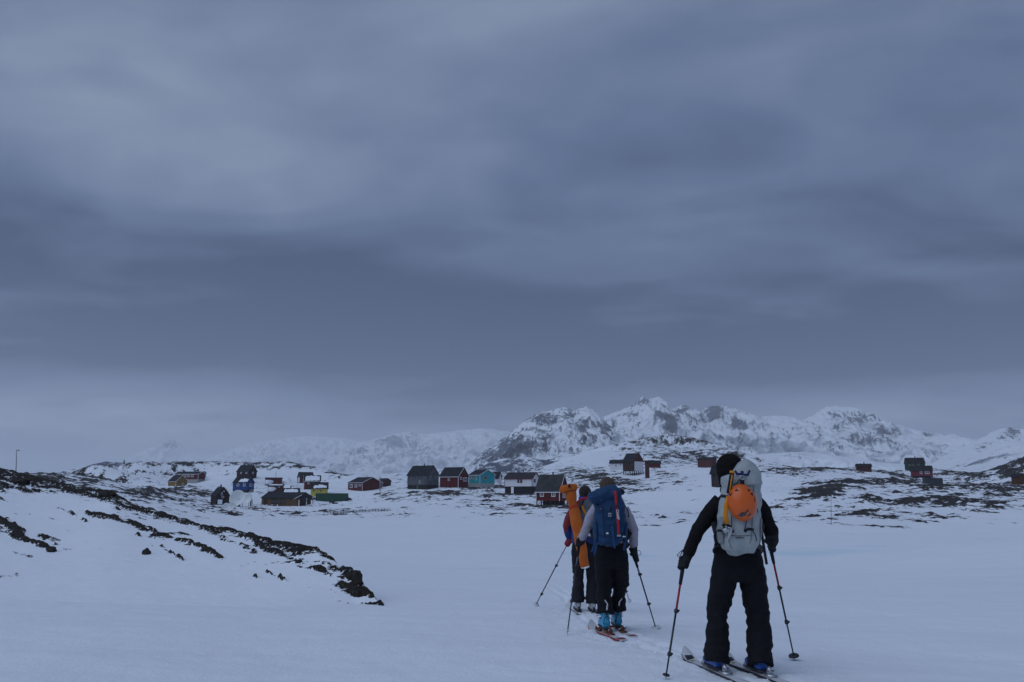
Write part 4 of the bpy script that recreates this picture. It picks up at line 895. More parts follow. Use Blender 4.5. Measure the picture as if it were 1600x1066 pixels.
def glove(root, name, grip_top, grip_axis, wrist, side, m_=GLV, size=1.0):
    """hand closed round a pole grip; grip_axis points up the pole; side +1 right hand, -1 left"""
    a = Vector(grip_axis).normalized(); c = Vector(grip_top) - a*.055
    o = Vector(wrist) - c; o = o - a*o.dot(a)
    if o.length < .02: o = Vector((0, -1, 0)) - a*(-a.y)
    o.normalize(); t_ = a.cross(o) * side
    s = size; bm = bmesh.new()
    pc_ = c + o*.030*s
    loft(bm, [pc_ - a*.045*s, pc_ - a*.02*s, pc_ + a*.025*s, pc_ + a*.045*s], [(.022*s, .016*s), (.032*s, .021*s), (.033*s, .022*s), (.024*s, .016*s)], 12, ref=t_)
    lens = (1.0, 1.08, 1.02, .84)
    for k in range(4):
        z = (.036 - .024*k)*s; pts = []; L_ = lens[k]
        for an in (25, 65, 110, 160, 160 + 45*L_):
            aa = math.radians(an); rr_ = .031*s
            pts.append(c + a*z + o*math.cos(aa)*rr_ + t_*math.sin(aa)*rr_)
        loft(bm, pts, [.0125*s, .0125*s, .0118*s, .011*s, .008*s], 9, ref=a)
    pts = [c + a*.030*s + o*.034*s - t_*.016*s, c + a*.044*s + o*.016*s - t_*.030*s, c + a*.048*s - o*.006*s - t_*.030*s, c + a*.046*s - o*.024*s - t_*.014*s]
    loft(bm, pts, [.015*s, .0135*s, .0125*s, .009*s], 9, ref=a)
    w = Vector(wrist); loft(bm, [pc_, lerp(pc_, w, .5), w, w + (w - pc_).normalized()*.035], [.030*s, .034*s, .042*s, .047*s], 12)
    return remesh(name, bm, .0055, m_, root, amp=.0015, freq=(40, 40, 40), smooth=2)

def ski_pole(label, grip, tip, grip_m, up_m, low_m, clamps=(.42, .76), basket=.05, bm_mat=DKG, red_to=.42, strap=None, thick=1.0, gfrac=.16):
    grip = Vector(grip); tip = Vector(tip); ax = (grip - tip).normalized(); Ln = (grip - tip).length
    root = empty('ski_pole', tip); tag(root, label, 'ski pole', 'ski poles held by the skiers')
    P = lambda f: lerp(grip, tip, f)
    bm = bmesh.new(); loft(bm, [P(-.025), P(-.02), P(0), P(.03), P(gfrac*.55), P(gfrac)], [.008, .019, .020, .016, .0175, .014], 12); bobj('grip', bm, grip_m, root)
    bm = bmesh.new(); loft(bm, [P(gfrac), P(red_to)], [.0095*thick, .0095*thick], 10); bobj('upper_shaft', bm, up_m, root)
    bm = bmesh.new(); loft(bm, [P(red_to), P(clamps[1]), P(clamps[1] + .001), P(.965)], [.0085*thick, .0085*thick, .0070*thick, .0062*thick], 10); bobj('lower_shaft', bm, low_m, root)
    for f in clamps:
        bm = bmesh.new(); loft(bm, [P(f - .018), P(f - .012), P(f + .012), P(f + .018)], [.010, .017, .017, .010], 10)
        q = P(f); loft(bm, [q + Vector((.008, 0, .012)), q + Vector((.026, -.004, .004)), q + Vector((.012, 0, -.012))], [.006, .008, .006], 6); bobj('clamp', bm, DKG, root)
    bm = bmesh.new(); loft(bm, [P(.965), P(1.0)], [.005, .002], 8); bobj('tip', bm, SILV, root)
    bm = bmesh.new(); q = P(.955)
    loft(bm, [q - ax*.006, q - ax*.005, q + ax*.004, q + ax*.010], [basket*.5, basket, basket*.92, .012], 18)
    bobj('basket', bm, bm_mat, root)
    if strap:
        bm = bmesh.new(); pts = [Vector(p_) for p_ in strap]; loft(bm, pts, [(.010, .0025)]*len(pts), 8, ref=(0, 1, 0)); bobj('wrist_strap', bm, WEB, root)
    return root

def boot(root, ankle, d, m_, sole_m=DKG, cuff=.26, scale=1.0, up=None, extras=True, lever=None):
    """ski boot; ankle = centre of sole under the heel, d = horizontal toe direction"""
    d = Vector(d).normalized(); sd = Vector((d.y, -d.x, 0)); a = Vector(ankle); Z = Vector((0, 0, 1)); s = scale
    def P(f, l, z): return a + d*f*s + sd*l*s + Z*z*s
    bm = bmesh.new()
    loft(bm, [P(-.075, 0, .055), P(-.06, 0, .06), P(0, 0, .068), P(.09, 0, .062), P(.17, 0, .050), P(.215, 0, .040)], [(.030, .035), (.044, .050), (.048, .056), (.049, .048), (.046, .034), (.020, .018)], 16, ref=sd, power=2.6)
    loft(bm, [P(-.010, 0, .05), P(-.012, 0, .12), P(.002, 0, .20), P(.02, 0, cuff), P(.03, 0, cuff + .03)], [(.046, .062), (.047, .064), (.054, .072), (.060, .078), (.058, .076)], 16, ref=sd)
    b = remesh('boot', bm, .008, m_, root, smooth=3)
    bm = bmesh.new(); loft(bm, [P(-.085, 0, .008), P(-.07, 0, .010), P(.10, 0, .010), P(.20, 0, .012), P(.232, 0, .016)], [(.022, .010), (.040, .013), (.046, .013), (.042, .013), (.022, .010)], 14, ref=sd, power=3.5); bobj('sole', bm, sole_m, b)
    if extras:
        for (f, z) in ((.035, .20), (.045, .15), (.075, .105)):
            bm = bmesh.new(); pts = [P(f*.2 + .06*math.cos(t_) , .060*math.sin(t_), z) for t_ in [math.pi*(-.5 + k/8) for k in range(9)]]
            loft(bm, pts, [(.007, .004)]*9, 6, ref=(0, 0, 1)); bobj('buckle', bm, SILV, b)
        bm = bmesh.new(); arc = [P(-.076 - .006*math.sin(t_), .034*math.cos(t_), .055 + .085*math.sin(t_)) for t_ in [math.pi*k/10 for k in range(11)]]
        loft(bm, arc, [.0035]*11, 6, ref=(0, 1, 0)); bobj('heel_seam', bm, DKG, b)
    if lever:
        bm = bmesh.new(); loft(bm, [P(-.080, 0, .17), P(-.105, 0, .22), P(-.135, 0, .27), P(-.145, lever, .31)], [.006, .010, .007, .004], 8); bobj('walk_lever', bm, WHT, b)
        bm = bmesh.new(); loft(bm, [P(-.082, 0, .15), P(-.086, 0, .20)], [(.012, .006), (.012, .006)], 8, ref=sd); bobj('lever_housing', bm, DKG, b)
    return b

def ski(label, heel, d, m_top, m_edge, m_bind, front=.95, back=.75, z=0.0, snow=.5):
    d = Vector((d[0], d[1], 0)).normalized(); sd = Vector((d.y, -d.x, 0)); h_ = Vector(heel); 
    root = empty('ski', (h_.x, h_.y, h_.z)); tag(root, label, 'ski', 'touring skis worn by the skiers')
    n = 26; rows = []
    bm = bmesh.new(); prev = None
    for k in range(n + 1):
        f = -back + (front + back)*k/n; tpos = (f + back)/(front + back)
        wd = .048 + .016*abs(tpos*2 - 1)**2
        if tpos > .93: wd *= math.sqrt(max(.02, 1 - ((tpos - .93)/.072)**2))
        if tpos < .03: wd *= .75
        zup = (.10*((tpos - .88)/.12)**2 if tpos > .88 else 0) 
        p_ = h_ + d*f; gz_ = ground(p_.x, p_.y) + z + zup
        c_ = Vector((p_.x, p_.y, gz_))
        ring = [bm.verts.new(c_ + sd*wd + Vector((0, 0, 0))), bm.verts.new(c_ + sd*wd*.94 + Vector((0, 0, .014))), bm.verts.new(c_ - sd*wd*.94 + Vector((0, 0, .014))), bm.verts.new(c_ - sd*wd)]
        if prev:
            for q in range(4): 
                fc = bm.faces.new((prev[q], prev[(q+1) % 4], ring[(q+1) % 4], ring[q])); fc.material_index = 0 if q == 1 else 1
        else: bm.faces.new(ring)
        prev = ring
    bm.faces.new(prev)
    me = bpy.data.meshes.new('ski_body'); bmesh.ops.recalc_face_normals(bm, faces=bm.faces[:]); bm.to_mesh(me); bm.free(); me.materials.append(m_top); me.materials.append(m_edge)
    finish('ski_body', me, None, root, smooth=False)
    zt = ground(h_.x, h_.y) + z + .014
    def Q(f, l, zz_): return Vector((h_.x, h_.y, zt)) + d*f + sd*l + Vector((0, 0, zz_))
    bm = bmesh.new(); loft(bm, [Q(.13, 0, .012), Q(.24, 0, .014)], [(.035, .013), (.032, .012)], 10, ref=sd, power=4)
    for l in (-.03, .03): loft(bm, [Q(.19, l, .01), Q(.19, l*1.15, .045)], [.010, .008], 8)
    bobj('toe_binding', bm, m_bind, root)
    bm = bmesh.new(); loft(bm, [Q(-.20, 0, .012), Q(-.09, 0, .014)], [(.036, .013), (.034, .012)], 10, ref=sd, power=4)
    loft(bm, [Q(-.14, 0, .01), Q(-.14, 0, .05), Q(-.125, 0, .075)], [.026, .024, .014], 12); bobj('heel_binding', bm, m_bind, root)
    for l in (-.024, .024):
        bm = bmesh.new(); loft(bm, [Q(-.15, l, .045), Q(-.175, l*1.2, .062)], [.007, .006], 8); bobj('heel_riser', bm, SILV, root)
    return root

def snow_clump(px, py, D, n, spread, root_label, seed): pass
# ------------------------------------------------------------------ skiers
def build_person(label, Y0, J, spec):
    """J: joint name -> (px, py, dy); spec: radii and cloth"""
    W_ = {k: at(v[0], v[1], Y0 + v[2]) for k, v in J.items()}
    gx_ = (W_['la'].x + W_['ra'].x)/2; gy_ = (W_['la'].y + W_['ra'].y)/2
    root = empty('person', (gx_, gy_, ground(gx_, gy_))); tag(root, label, 'person', 'skiers walking in single file')
    M = make_head(root, W_['head'], spec.get('yaw', 0), spec.get('pitch', -.15), spec.get('hs', 1.0))
    neck0 = W_['neck']; hc = W_['hip']; ch = W_['chest']
    # body under the clothes: one continuous figure
    bm = bmesh.new(); head_bm(bm, M)
    loft(bm, [hc - Vector((0, 0, .06)), hc + Vector((0, 0, .05)), lerp(hc, ch, .5), ch, lerp(ch, neck0, .7), neck0], [(.14, .09), (.15, .10), (.13, .09), (.16, .105), (.14, .09), (.06, .06)], 18)
    loft(bm, [neck0 - Vector((0, 0, .03)), lerp(neck0, W_['head'], .5), W_['head']], [.058, .053, .052], 12)
    for s in 'lr':
        loft(bm, [lerp(W_[s+'s'], ch, .35), W_[s+'s'], lerp(W_[s+'s'], W_[s+'e'], .5), W_[s+'e'], lerp(W_[s+'e'], W_[s+'w'], .5), W_[s+'w'], W_[s+'w'] + (W_[s+'w'] - W_[s+'e']).normalized()*.05], [.055, .052, .043, .037, .034, .026, .022], 12)
        loft(bm, [W_[s+'h'] + Vector((0, 0, .04)), W_[s+'h'], lerp(W_[s+'h'], W_[s+'k'], .5), W_[s+'k'], lerp(W_[s+'k'], W_[s+'a'], .4), W_[s+'a'] + Vector((0, 0, .04)), W_[s+'a'] + Vector((0, .09, 0.02))], [.08, .08, .068, .052, .05, .036, .032], 12)
    remesh('body', bm, .013, SKIN, root, smooth=3); face_parts(root, M)
    # trousers
    tr = spec['tr']; bm = bmesh.new()
    hw, hd = spec['hipw'], spec['hipd']
    loft(bm, [hc + Vector((0, 0, .17)), hc + Vector((0, 0, .08)), hc, hc - Vector((0, 0, .13))], [(hw*.84, hd*.9), (hw*.95, hd), (hw, hd), (hw*.90, hd*.9)], 22)
    for s in 'lr':
        a, b, c_ = W_[s+'h'], W_[s+'k'], W_[s+'a']; hem = Vector(c_) + Vector((0, 0, spec.get('hem', .10)))
        pts = [a + Vector((0, 0, .06)), a, lerp(a, b, .35), lerp(a, b, .7), b, lerp(b, hem, .25), lerp(b, hem, .5), lerp(b, hem, .8), hem]
        rad = tr[s] if isinstance(tr, dict) else tr
        loft(bm, pts, rad, 18)
    zk = [W_['lk'].z, W_['rk'].z]; za = min(W_['la'].z, W_['ra'].z)
    def msk_(p_):
        k = .55 + .9*max(math.exp(-((p_.z - zk[0])/.13)**2), math.exp(-((p_.z - zk[1])/.13)**2)) + .8*math.exp(-((p_.z - za - .12)/.12)**2)
        return k
    remesh('trousers', bm, .009, spec.get('trm', BLK), root, amp=.014, freq=(7, 7, 22), amp2=.015, smooth=5, mask=msk_, seed=spec['seed'])
    # jacket
    bm = bmesh.new(); jw = spec['jw']
    loft(bm, [hc + Vector((0, 0, .06)), hc + Vector((0, 0, .14)), lerp(hc, ch, .5), lerp(hc, ch, .8), ch, lerp(ch, neck0, .45), lerp(ch, neck0, .8), neck0 + Vector((0, 0, .03))],
         [(jw[0]*.96, .135), (jw[0], .14), (jw[1]*.95, .135), (jw[1], .14), (jw[2], .145), (jw[2]*.88, .13), (jw[2]*.55, .10), (.075, .075)], 22)
    ar = spec['ar']
    for s in 'lr':
        S, E, Wr = W_[s+'s'], W_[s+'e'], W_[s+'w']
        loft(bm, [lerp(S, ch, .5), S, lerp(S, E, .3), lerp(S, E, .7), E, lerp(E, Wr, .35), lerp(E, Wr, .75), Wr], [ar[0]*1.02, ar[0], ar[1], ar[2], ar[3], ar[4], ar[5], ar[6]], 16)
    remesh('jacket', bm, .009, spec.get('jm', BLK2), root, amp=.006, freq=(14, 14, 22), amp2=.007, smooth=5, seed=spec['seed'] + 9)
    return root, W_, M

def tube(name, pts, r, m_, parent, ref=(0, 1, 0), seg=8, world=True):
    bm = bmesh.new(); loft(bm, pts, [r]*len(pts), seg, ref=ref); return bobj(name, bm, m_, parent)
def curve(P, n=6):
    """Catmull-Rom through P"""
    P = [Vector(p_) for p_ in P]; out = []
    for i in range(len(P) - 1):
        p0, p1, p2, p3 = P[max(i-1, 0)], P[i], P[i+1], P[min(i+2, len(P)-1)]
        for k in range(n):
            t_ = k/n; out.append(.5*((2*p1) + (p2 - p0)*t_ + (2*p0 - 5*p1 + 4*p2 - p3)*t_*t_ + (3*p1 - p0 - 3*p2 + p3)*t_**3))
    out.append(P[-1]); return out
def pack_shape(bm, rows, Yc, power=2.7, seg=28):
    pts = []; rad = []
    for (py, xl, xr, dp) in rows:
        a, b = at(xl, py, Yc), at(xr, py, Yc); pts.append((a + b)/2); rad.append(((b - a).length/2, dp))
    # densify
    P2 = curve(pts, 4); R2 = []
    for i in range(len(rad) - 1):
        for k in range(4): R2.append((lerp(rad[i][0], rad[i+1][0], k/4), lerp(rad[i][1], rad[i+1][1], k/4)))
    R2.append(rad[-1])
    loft(bm, P2, R2, seg, power=power)

def under(v): return Vector((v.x, v.y, ground(v.x, v.y)))
# ======== skier with grey pack and orange helmet
Y1 = 7.13
J1 = dict(head=(1141,738,.06), neck=(1148,766,.02), chest=(1152,795,.0), hip=(1153,884,.0), ls=(1122,785,.0), le=(1091,828,.02), lw=(1075,866,.10), rs=(1185,787,.0), re=(1204,829,-.02), rw=(1207,847,.20),
          lh=(1133,896,0), lk=(1121,957,.05), la=(1121,1050,-.02), rh=(1174,896,0), rk=(1185,968,.03), ra=(1189,1054,-.12))
tr1 = [(.112,.12),(.118,.125),(.112,.118),(.101,.108),(.091,.10),(.094,.10),(.098,.108),(.102,.118),(.098,.118)]
p1, W1, M1 = build_person('skier in black jacket and hat wearing the grey backpack', Y1, J1, dict(yaw=R(28), pitch=-.2, hs=1.06, tr=tr1, hipw=.222, hipd=.15, jw=(.20, .205, .225), ar=[.074,.074,.068,.063,.060,.056,.050], hem=.072, seed=1))
# knitted hat
bm = bmesh.new(); rn = M1.to_quaternion().to_matrix(); P_ = lambda x, y, z: M1 @ Vector((x, y, z))
ball(bm, P_(0, -.004, .045), (.112, .128, .118), rn); loft(bm, [P_(0, .0, .03), P_(0, -.008, -.03), P_(0, -.016, -.075)], [(.113, .124), (.110, .118), (.098, .10)], 22, ref=rn.col[0]); 
loft(bm, [P_(-.085, .02, .0), P_(-.092, .02, -.08), P_(-.085, .03, -.13)], [.035, .03, .02], 10)
remesh('knitted_hat', bm, .008, KNIT, p1, amp=.003, freq=(60, 60, 20), smooth=3)
bm = bmesh.new(); loft(bm, [P_(0, .0, -.075), P_(0, -.004, -.12), P_(0, -.01, -.17)], [(.082, .09), (.080, .085), (.088, .09)], 18, ref=rn.col[0]); bobj('neck_warmer', bm, KNIT, p1)
# poles and gloves
lg = at(1068, 880, Y1 + .13); lt = gpt(1039.5, 1064); lax = (lg - lt).normalized()
lwr = at(1076, 864, Y1 + .11)
glove(p1, 'glove', lg + lax*.05, lax, lwr, -1, size=1.18)
st = [lg + lax*.06, lg + lax*.10 + Vector((-.02, 0, .015)), at(1063, 868, Y1 + .1), at(1058, 869, Y1 + .1), at(1061, 864.5, Y1 + .1), at(1069, 858.5, Y1 + .1), lg + lax*.08]
REDP = mat('pole_red', (0.30, 0.012, 0.016), .4, .1, 12); BLKP = mat('pole_black', (0.010, 0.010, 0.013), .4, .1, 12, spec=.5)
ski_pole('ski pole with red upper shaft in the black gloved hand left of grey pack', lg + lax*.06, lt, WEB, REDP, BLKP, clamps=(.46, .80), red_to=.46, strap=curve(st, 4), gfrac=.24, basket=.03)
rg = at(1203, 852, Y1 + .28); rt = gpt(1242, 1033); rax = (rg - rt).normalized()
glove(p1, 'glove', rg + rax*.05, rax, at(1207, 847, Y1 + .20), 1, size=1.15)
ski_pole('ski pole with red upper shaft and dark basket planted right of grey pack', rg + rax*.06, rt, WEB, REDP, BLKP, clamps=(.40, .68), red_to=.40, gfrac=.20, basket=.048)
# boots and skis
BB = mat('boot_blue', (0.012, 0.085, 0.36), .4, .15, 12, spec=.5)
d1 = Vector((-.22, .975, 0)).normalized()
SKW = mat('ski_white', (0.55, 0.56, 0.59), .4, .25, 5); SKE = mat('ski_edge_dark', (0.02, 0.02, 0.025), .4, .2, 9)
bl, br = under(W1['la']), under(W1['ra'])
for q, nm in ((bl, 'l'), (br, 'r')):
    boot(p1, q + Vector((0, .02, .028)), d1, BB, cuff=.14, scale=1.0)
ski('white ski with black and yellow tip under the left boot of grey pack skier', bl, d1, SKW, SKE, SILV, front=.64, back=.62, z=.002)
ski('white ski with black and yellow tip under the right boot of grey pack skier', br, d1, SKW, SKE, SILV, front=.64, back=.62, z=.002)
YEL = mat('ski_graphic_yellow', (0.45, 0.40, 0.05), .5, .1, 9)
for o in [x for x in bpy.data.objects if x.name.startswith('ski') and x.type == 'EMPTY' and x.get('category') == 'ski']:
    h_ = Vector(o.location); sd_ = Vector((d1.y, -d1.x, 0)); bm = bmesh.new()
    for (f0, f1, l0, l1, mt_) in ((.49, .57, -.045, .045, 0), (.43, .48, -.03, .02, 1)):
        vs = []
        for f, l in ((f0, l0), (f0 + .04, l1), (f1, l1*.8), (f1, l0*.8)):
            q = h_ + d1*f + sd_*l; tp = (f + .62)/1.26; zu = .10*((tp - .88)/.12)**2 if tp > .88 else 0
            vs.append(bm.verts.new((q.x, q.y, ground(q.x, q.y) + .002 + .017 + zu + .003*mt_)))
        fc = bm.faces.new(vs); fc.material_index = mt_
    me = bpy.data.meshes.new('tip_graphic'); bm.to_mesh(me); bm.free(); me.materials.append(SKE); me.materials.append(YEL)
    finish('tip_graphic', me, None, o, smooth=False)
# grey backpack
YP = Y1 - .29
bp = empty('backpack', at(1155, 863, YP)); tag(bp, 'pale grey backpack carrying an orange helmet and an ice axe', 'backpack')
bm = bmesh.new()
rows = [(733,1147,1160,.04),(735.5,1140,1171,.09),(739,1135,1182,.12),(745,1131.5,1186.5,.135),(752,1129,1188.5,.14),(768,1129,1188,.145),(785,1127.5,1187.5,.15),(802,1125.5,1186.5,.158),(824,1123.5,1185.5,.166),(840,1124,1184.5,.168),(851,1128,1182,.158),(859.5,1133,1179,.14),(864,1138,1174,.11),(867,1150,1164,.06)]
pack_shape(bm, rows, YP)
remesh('pack_body', bm, .008, GREYP, bp, amp=.009, freq=(9, 9, 19), amp2=.010, smooth=4, seed=4)
bm = bmesh.new(); pack_shape(bm, [(730,1144,1156,.03),(731.5,1138,1166,.09),(735,1133,1179,.125),(742,1130,1186.5,.150),(750,1128.5,1189,.156),(757,1129,1188.5,.154),(759.5,1133,1185,.135)], YP - .004)
remesh('lid', bm, .008, GREYP, bp, amp=.008, freq=(12, 12, 22), amp2=.008, smooth=3, seed=14)
GSEAM = mat('pack_seam', (.13, .145, .15), .7, .2, 20)
GPAN = mat('pack_panel_grey', (.20, .22, .225), .6, .15, 12, bump=.3, bscale=80)
YB = YP - .165
tube('seam', curve([at(1138, 760, YP - .142), at(1137, 785, YP - .152), at(1136.5, 812, YP - .163), at(1138, 840, YP - .170), at(1143, 858, YP - .145)], 5), (.0035, .003), GSEAM, bp, ref=(1, 0, 0))
tube('seam', curve([at(1178, 760, YP - .142), at(1177, 785, YP - .152), at(1175.5, 812, YP - .163), at(1174, 840, YP - .170), at(1168, 858, YP - .145)], 5), (.0035, .003), GSEAM, bp, ref=(1, 0, 0))
tube('seam', curve([at(1126, 834, YP - .11), at(1138, 836.5, YP - .168), at(1155, 837.5, YP - .172), at(1172, 836.5, YP - .168), at(1184, 833, YP - .11)], 5), (.003, .0035), GSEAM, bp)
for xa, xb in ((1126.5, 1125), (1185.5, 1184.5)):
    bm = bmesh.new(); loft(bm, [at(xa, 806, YP - .02), at(xa, 812, YP - .02), at(xb, 832, YP - .02), at(xb + (1 if xb < 1150 else -1), 850, YP - .02)], [(.006, .05), (.018, .09), (.022, .10), (.012, .07)], 14); remesh('side_pocket', bm, .008, GPAN, bp, amp=.006, freq=(14, 14, 18), smooth=2)      # outer face of the pack
bm = bmesh.new(); pts = [at(1127, 770, YP - .08), at(1140, 768, YB + .01), at(1160, 770, YB - .004), at(1178, 768, YB + .01), at(1188, 766, YP - .08)]; 
tube('compression_strap', curve([at(1121, 829, YP - .10), at(1129, 829.5, YB + .012), at(1138, 828, YB - .012), at(1144, 831, YB - .014)], 5), (.004, .011), WEB, bp)
tube('compression_strap', curve([at(1186.5, 832, YP - .08), at(1177, 828, YB + .004), at(1169, 827, YB - .014), at(1163, 831, YB - .016)], 5), (.004, .011), WEB, bp)
tube('compression_strap', curve([at(1126, 775, YP - .10), at(1131, 775.5, YB + .02), at(1137, 777, YB + .002)], 5), (.005, .013), WEB, bp)
tube('compression_strap', curve([at(1180, 790, YB + .022), at(1183, 797, YB + .03), at(1183.5, 801, YB + .035)], 4), (.016, .004), WEB, bp)
tube('cord', curve([at(1143, 806, YB - .008), at(1143, 818, YB - .012), at(1141, 829, YB - .014)], 4), (.004, .004), NAVY, bp)
tube('cord', curve([at(1166, 808, YB - .008), at(1166, 817, YB - .012), at(1163, 829, YB - .016)], 4), (.0035, .0035), NAVY, bp)
tube('cord', curve([at(1176, 829, YB - .004), at(1181, 838, YB + .01), at(1182, 846, YB + .012)], 4), (.003, .003), WEB, bp)
# lid buckle and loops
for (a, b, c_) in (((1148.5,735.5),(1151.5,740.5),(1157,741)), ((1171.5,735),(1168.5,742),(1163,742))):
    bm = bmesh.new(); loft(bm, [at(a[0], a[1], YP - .150), at(b[0], b[1], YP - .166), at(c_[0], c_[1], YP - .172)], [(.010, .004), (.012, .005), (.008, .004)], 8, ref=(0, 0, 1)); bobj('lid_loop', bm, NAVY, bp)
tube('lid_strap', [at(1159.5, 736, YP - .163), at(1159.5, 744, YP - .176)], (.013, .004), NAVY, bp, ref=(1, 0, 0))
bm = bmesh.new(); cc = at(1159.5, 746.5, YP - .186); ring = [cc + Vector((.017*math.cos(t_), 0, .017*math.sin(t_))) for t_ in [2*math.pi*k/16 for k in range(17)]]; loft(bm, ring, .004, 8, ref=(0, 1, 0)); bobj('steel_ring', bm, SILV, bp)
tube('lid_strap', [at(1159.5, 749, YP - .178), at(1159.8, 755, YP - .180), at(1160, 762, YP - .170)], (.018, .004), WEB, bp, ref=(1, 0, 0))
tube('lid_strap', curve([at(1156, 748, YP - .174), at(1152, 755, YP - .172), at(1146, 757, YP - .165)], 4), (.004, .004), WEB, bp)
for sx_, (sh, side) in ((-1, ((1129,762),(1117,815))), (1, ((1185,765),(1190,815)))):
    tube('shoulder_strap', curve([at(1152 + sx_*14, 752, YP + .12), at(1152 + sx_*22, 765, Y1 + .05), at(sh[0] - sx_*4, sh[1] + 14, Y1 + .14), at(sh[0], sh[1] + 40, Y1 + .16), at(side[0], side[1], Y1 - .02), at(side[0] + sx_*-3, side[1] + 18, YP + .06)], 6), (.030, .010), WEB, bp, ref=(1, 0, 0))
tube('side_strap', curve([at(1184, 812, YP - .02), at(1190, 832, YP + .02), at(1194, 858, YP + .03), at(1198, 882, YP + .04)], 5), (.012, .004), WEB, bp, ref=(1, 0, 0))
tube('side_strap', curve([at(1121, 830, YP), at(1117, 836, YP + .02), at(1119, 850, YP + .04)], 5), (.012, .004), WEB, bp, ref=(1, 0, 0))
tube('hip_belt', curve([at(1123, 852, YP + .08), at(1116, 858, Y1 + .02), at(1122, 864, Y1 + .17), at(1153, 866, Y1 + .19), at(1184, 864, Y1 + .17), at(1190, 858, Y1 + .02), at(1183, 852, YP + .08)], 6), (.006, .022), WEB, bp)
# small dark maker's line low on the pack
bm = bmesh.new()
for k in range(8):
    a = at(1149.5 + k*1.75, 840.5, YB - .0085 - .001); s_ = .0035
    box(bm, (a.x, a.y - .002, a.z - s_*(1 + .3*(k % 3 == 0))), (a.x + .0062, a.y + .004, a.z + s_))
bobj('small_lettering', bm, DKG, bp, smooth=False)
# orange helmet
hcx = at(1159.3, 785.5, YB - .012); hrx, hrz, hry = .121, .146, .108
he = empty('climbing_helmet', hcx); tag(he, 'orange climbing helmet strapped to the grey backpack', 'helmet')
tilt = Matrix.Rotation(R(-6), 3, 'Y')
bm = bmesh.new(); rings = []
for k in range(15):
    ph = (math.pi/2)*k/14; rr_ = math.cos(ph) if k < 14 else .01; yy = -hry*math.sin(ph)
    rings.append([bm.verts.new(hcx + tilt @ Vector((hrx*rr_*math.cos(t_), yy, hrz*rr_*math.sin(t_)*(1 - .04*math.cos(2*t_))))) for t_ in [2*math.pi*i/40 for i in range(40)]])
back_ = [bm.verts.new(hcx + tilt @ Vector((hrx*.93*math.cos(t_), .012, hrz*.93*math.sin(t_)))) for t_ in [2*math.pi*i/40 for i in range(40)]]
for A, B in zip([back_] + rings[:-1], rings):
    for i in range(40): bm.faces.new((A[i], A[(i+1) % 40], B[(i+1) % 40], B[i]))
bm.faces.new(rings[-1]); bobj('shell', bm, ORNG, he)
def on_helmet(px, py, off=.003):
    q = at(px, py, hcx.y - .06); l = tilt.transposed() @ (q - hcx); dx, dz = l.x/hrx, l.z/hrz; k = math.hypot(dx, dz)
    if k > .985: dx, dz = dx*.985/k, dz*.985/k; k = .985
    p_ = Vector((dx*hrx, -hry*math.sqrt(1 - k*k), dz*hrz)); n_ = Vector((p_.x/hrx**2, p_.y/hry**2, p_.z/hrz**2)).normalized()
    return hcx + tilt @ (p_ + n_*off)
def hpatch(name, poly, m_, off=.003):
    bm = bmesh.new(); n = len(poly); cx_ = sum(p_[0] for p_ in poly)/n; cy_ = sum(p_[1] for p_ in poly)/n
    rings = []
    for f in (0, .5, 1):
        rings.append([bm.verts.new(on_helmet(cx_ + (x - cx_)*max(f, .02), cy_ + (y - cy_)*max(f, .02), off)) for x, y in poly])
    rings.append([bm.verts.new(on_helmet(x, y, -.004)) for x, y in poly])
    bm.faces.new(rings[0])
    for A, B in zip(rings[:-1], rings[1:]):
        for i in range(n): bm.faces.new((A[i], A[(i+1) % n], B[(i+1) % n], B[i]))
    bobj(name, bm, m_, he, smooth=False)
for poly in ([(1148,768),(1154,767.4),(1151,763)], [(1153.8,761.4),(1159.8,761),(1157,766)], [(1167,763.6),(1172.5,766.5),(1168.5,768.6)], [(1170.8,771.6),(1175.4,769.6),(1175.6,775)], [(1140.5,773.5),(1145.2,769.8),(1142.4,775)], [(1177.6,776),(1179.6,782),(1178,785)]):
    hpatch('vent', poly, WEB, .0022)
hpatch('logo', [(1152.6,806.8),(1156.5,800.6),(1161.5,799.8),(1160.2,804.5),(1165.5,795.6),(1168,797.5),(1163.5,806),(1158.5,810.8),(1157.5,806.4)], GREYL)
hpatch('logo', [(1165.6,806.2),(1170.5,801.6),(1173.2,803),(1169,806.6)], GREYL)
# ice axe
ia = empty('ice_axe', at(1134, 846, YB - .02)); tag(ia, 'ice axe with orange and black shaft strapped to the grey backpack', 'ice axe')
bm = bmesh.new(); loft(bm, [at(1144, 738, YP - .166), at(1142.5, 748, YP - .178), at(1138.5, 771, YB - .016)], [(.019, .011)]*3, 12, power=2.6); bobj('grip', bm, WEB, ia)
bm = bmesh.new(); loft(bm, [at(1144.2, 736.8, YP - .164), at(1143.7, 740, YP - .172)], [(.021, .013), (.021, .013)], 12); bobj('pommel', bm, AXY, ia)
bm = bmesh.new(); loft(bm, [at(1144.2, 742, YP - .190), at(1140, 769, YB - .028)], [(.006, .003)]*2, 6); bobj('stripe', bm, AXY, ia)
bm = bmesh.new(); loft(bm, [at(1137.3, 776, YB - .014), at(1134.5, 790, YB - .018), at(1133.5, 806, YB - .020), at(1136, 819, YB - .022)], [(.014, .010), (.019, .011), (.022, .012), (.022, .012)], 12, power=2.6); bobj('shaft', bm, AXY, ia)
bm = bmesh.new(); loft(bm, curve([at(1128, 821, YB - .02), at(1134, 820, YB - .026), at(1141, 823, YB - .026), at(1146, 832, YB - .022)], 5), [(.010, .008)]*16, 8); 
loft(bm, curve([at(1131, 822, YB - .024), at(1134, 830, YB - .03), at(1139, 827, YB - .03)], 4), [.008]*9, 8); bobj('leash', bm, WEB, ia)
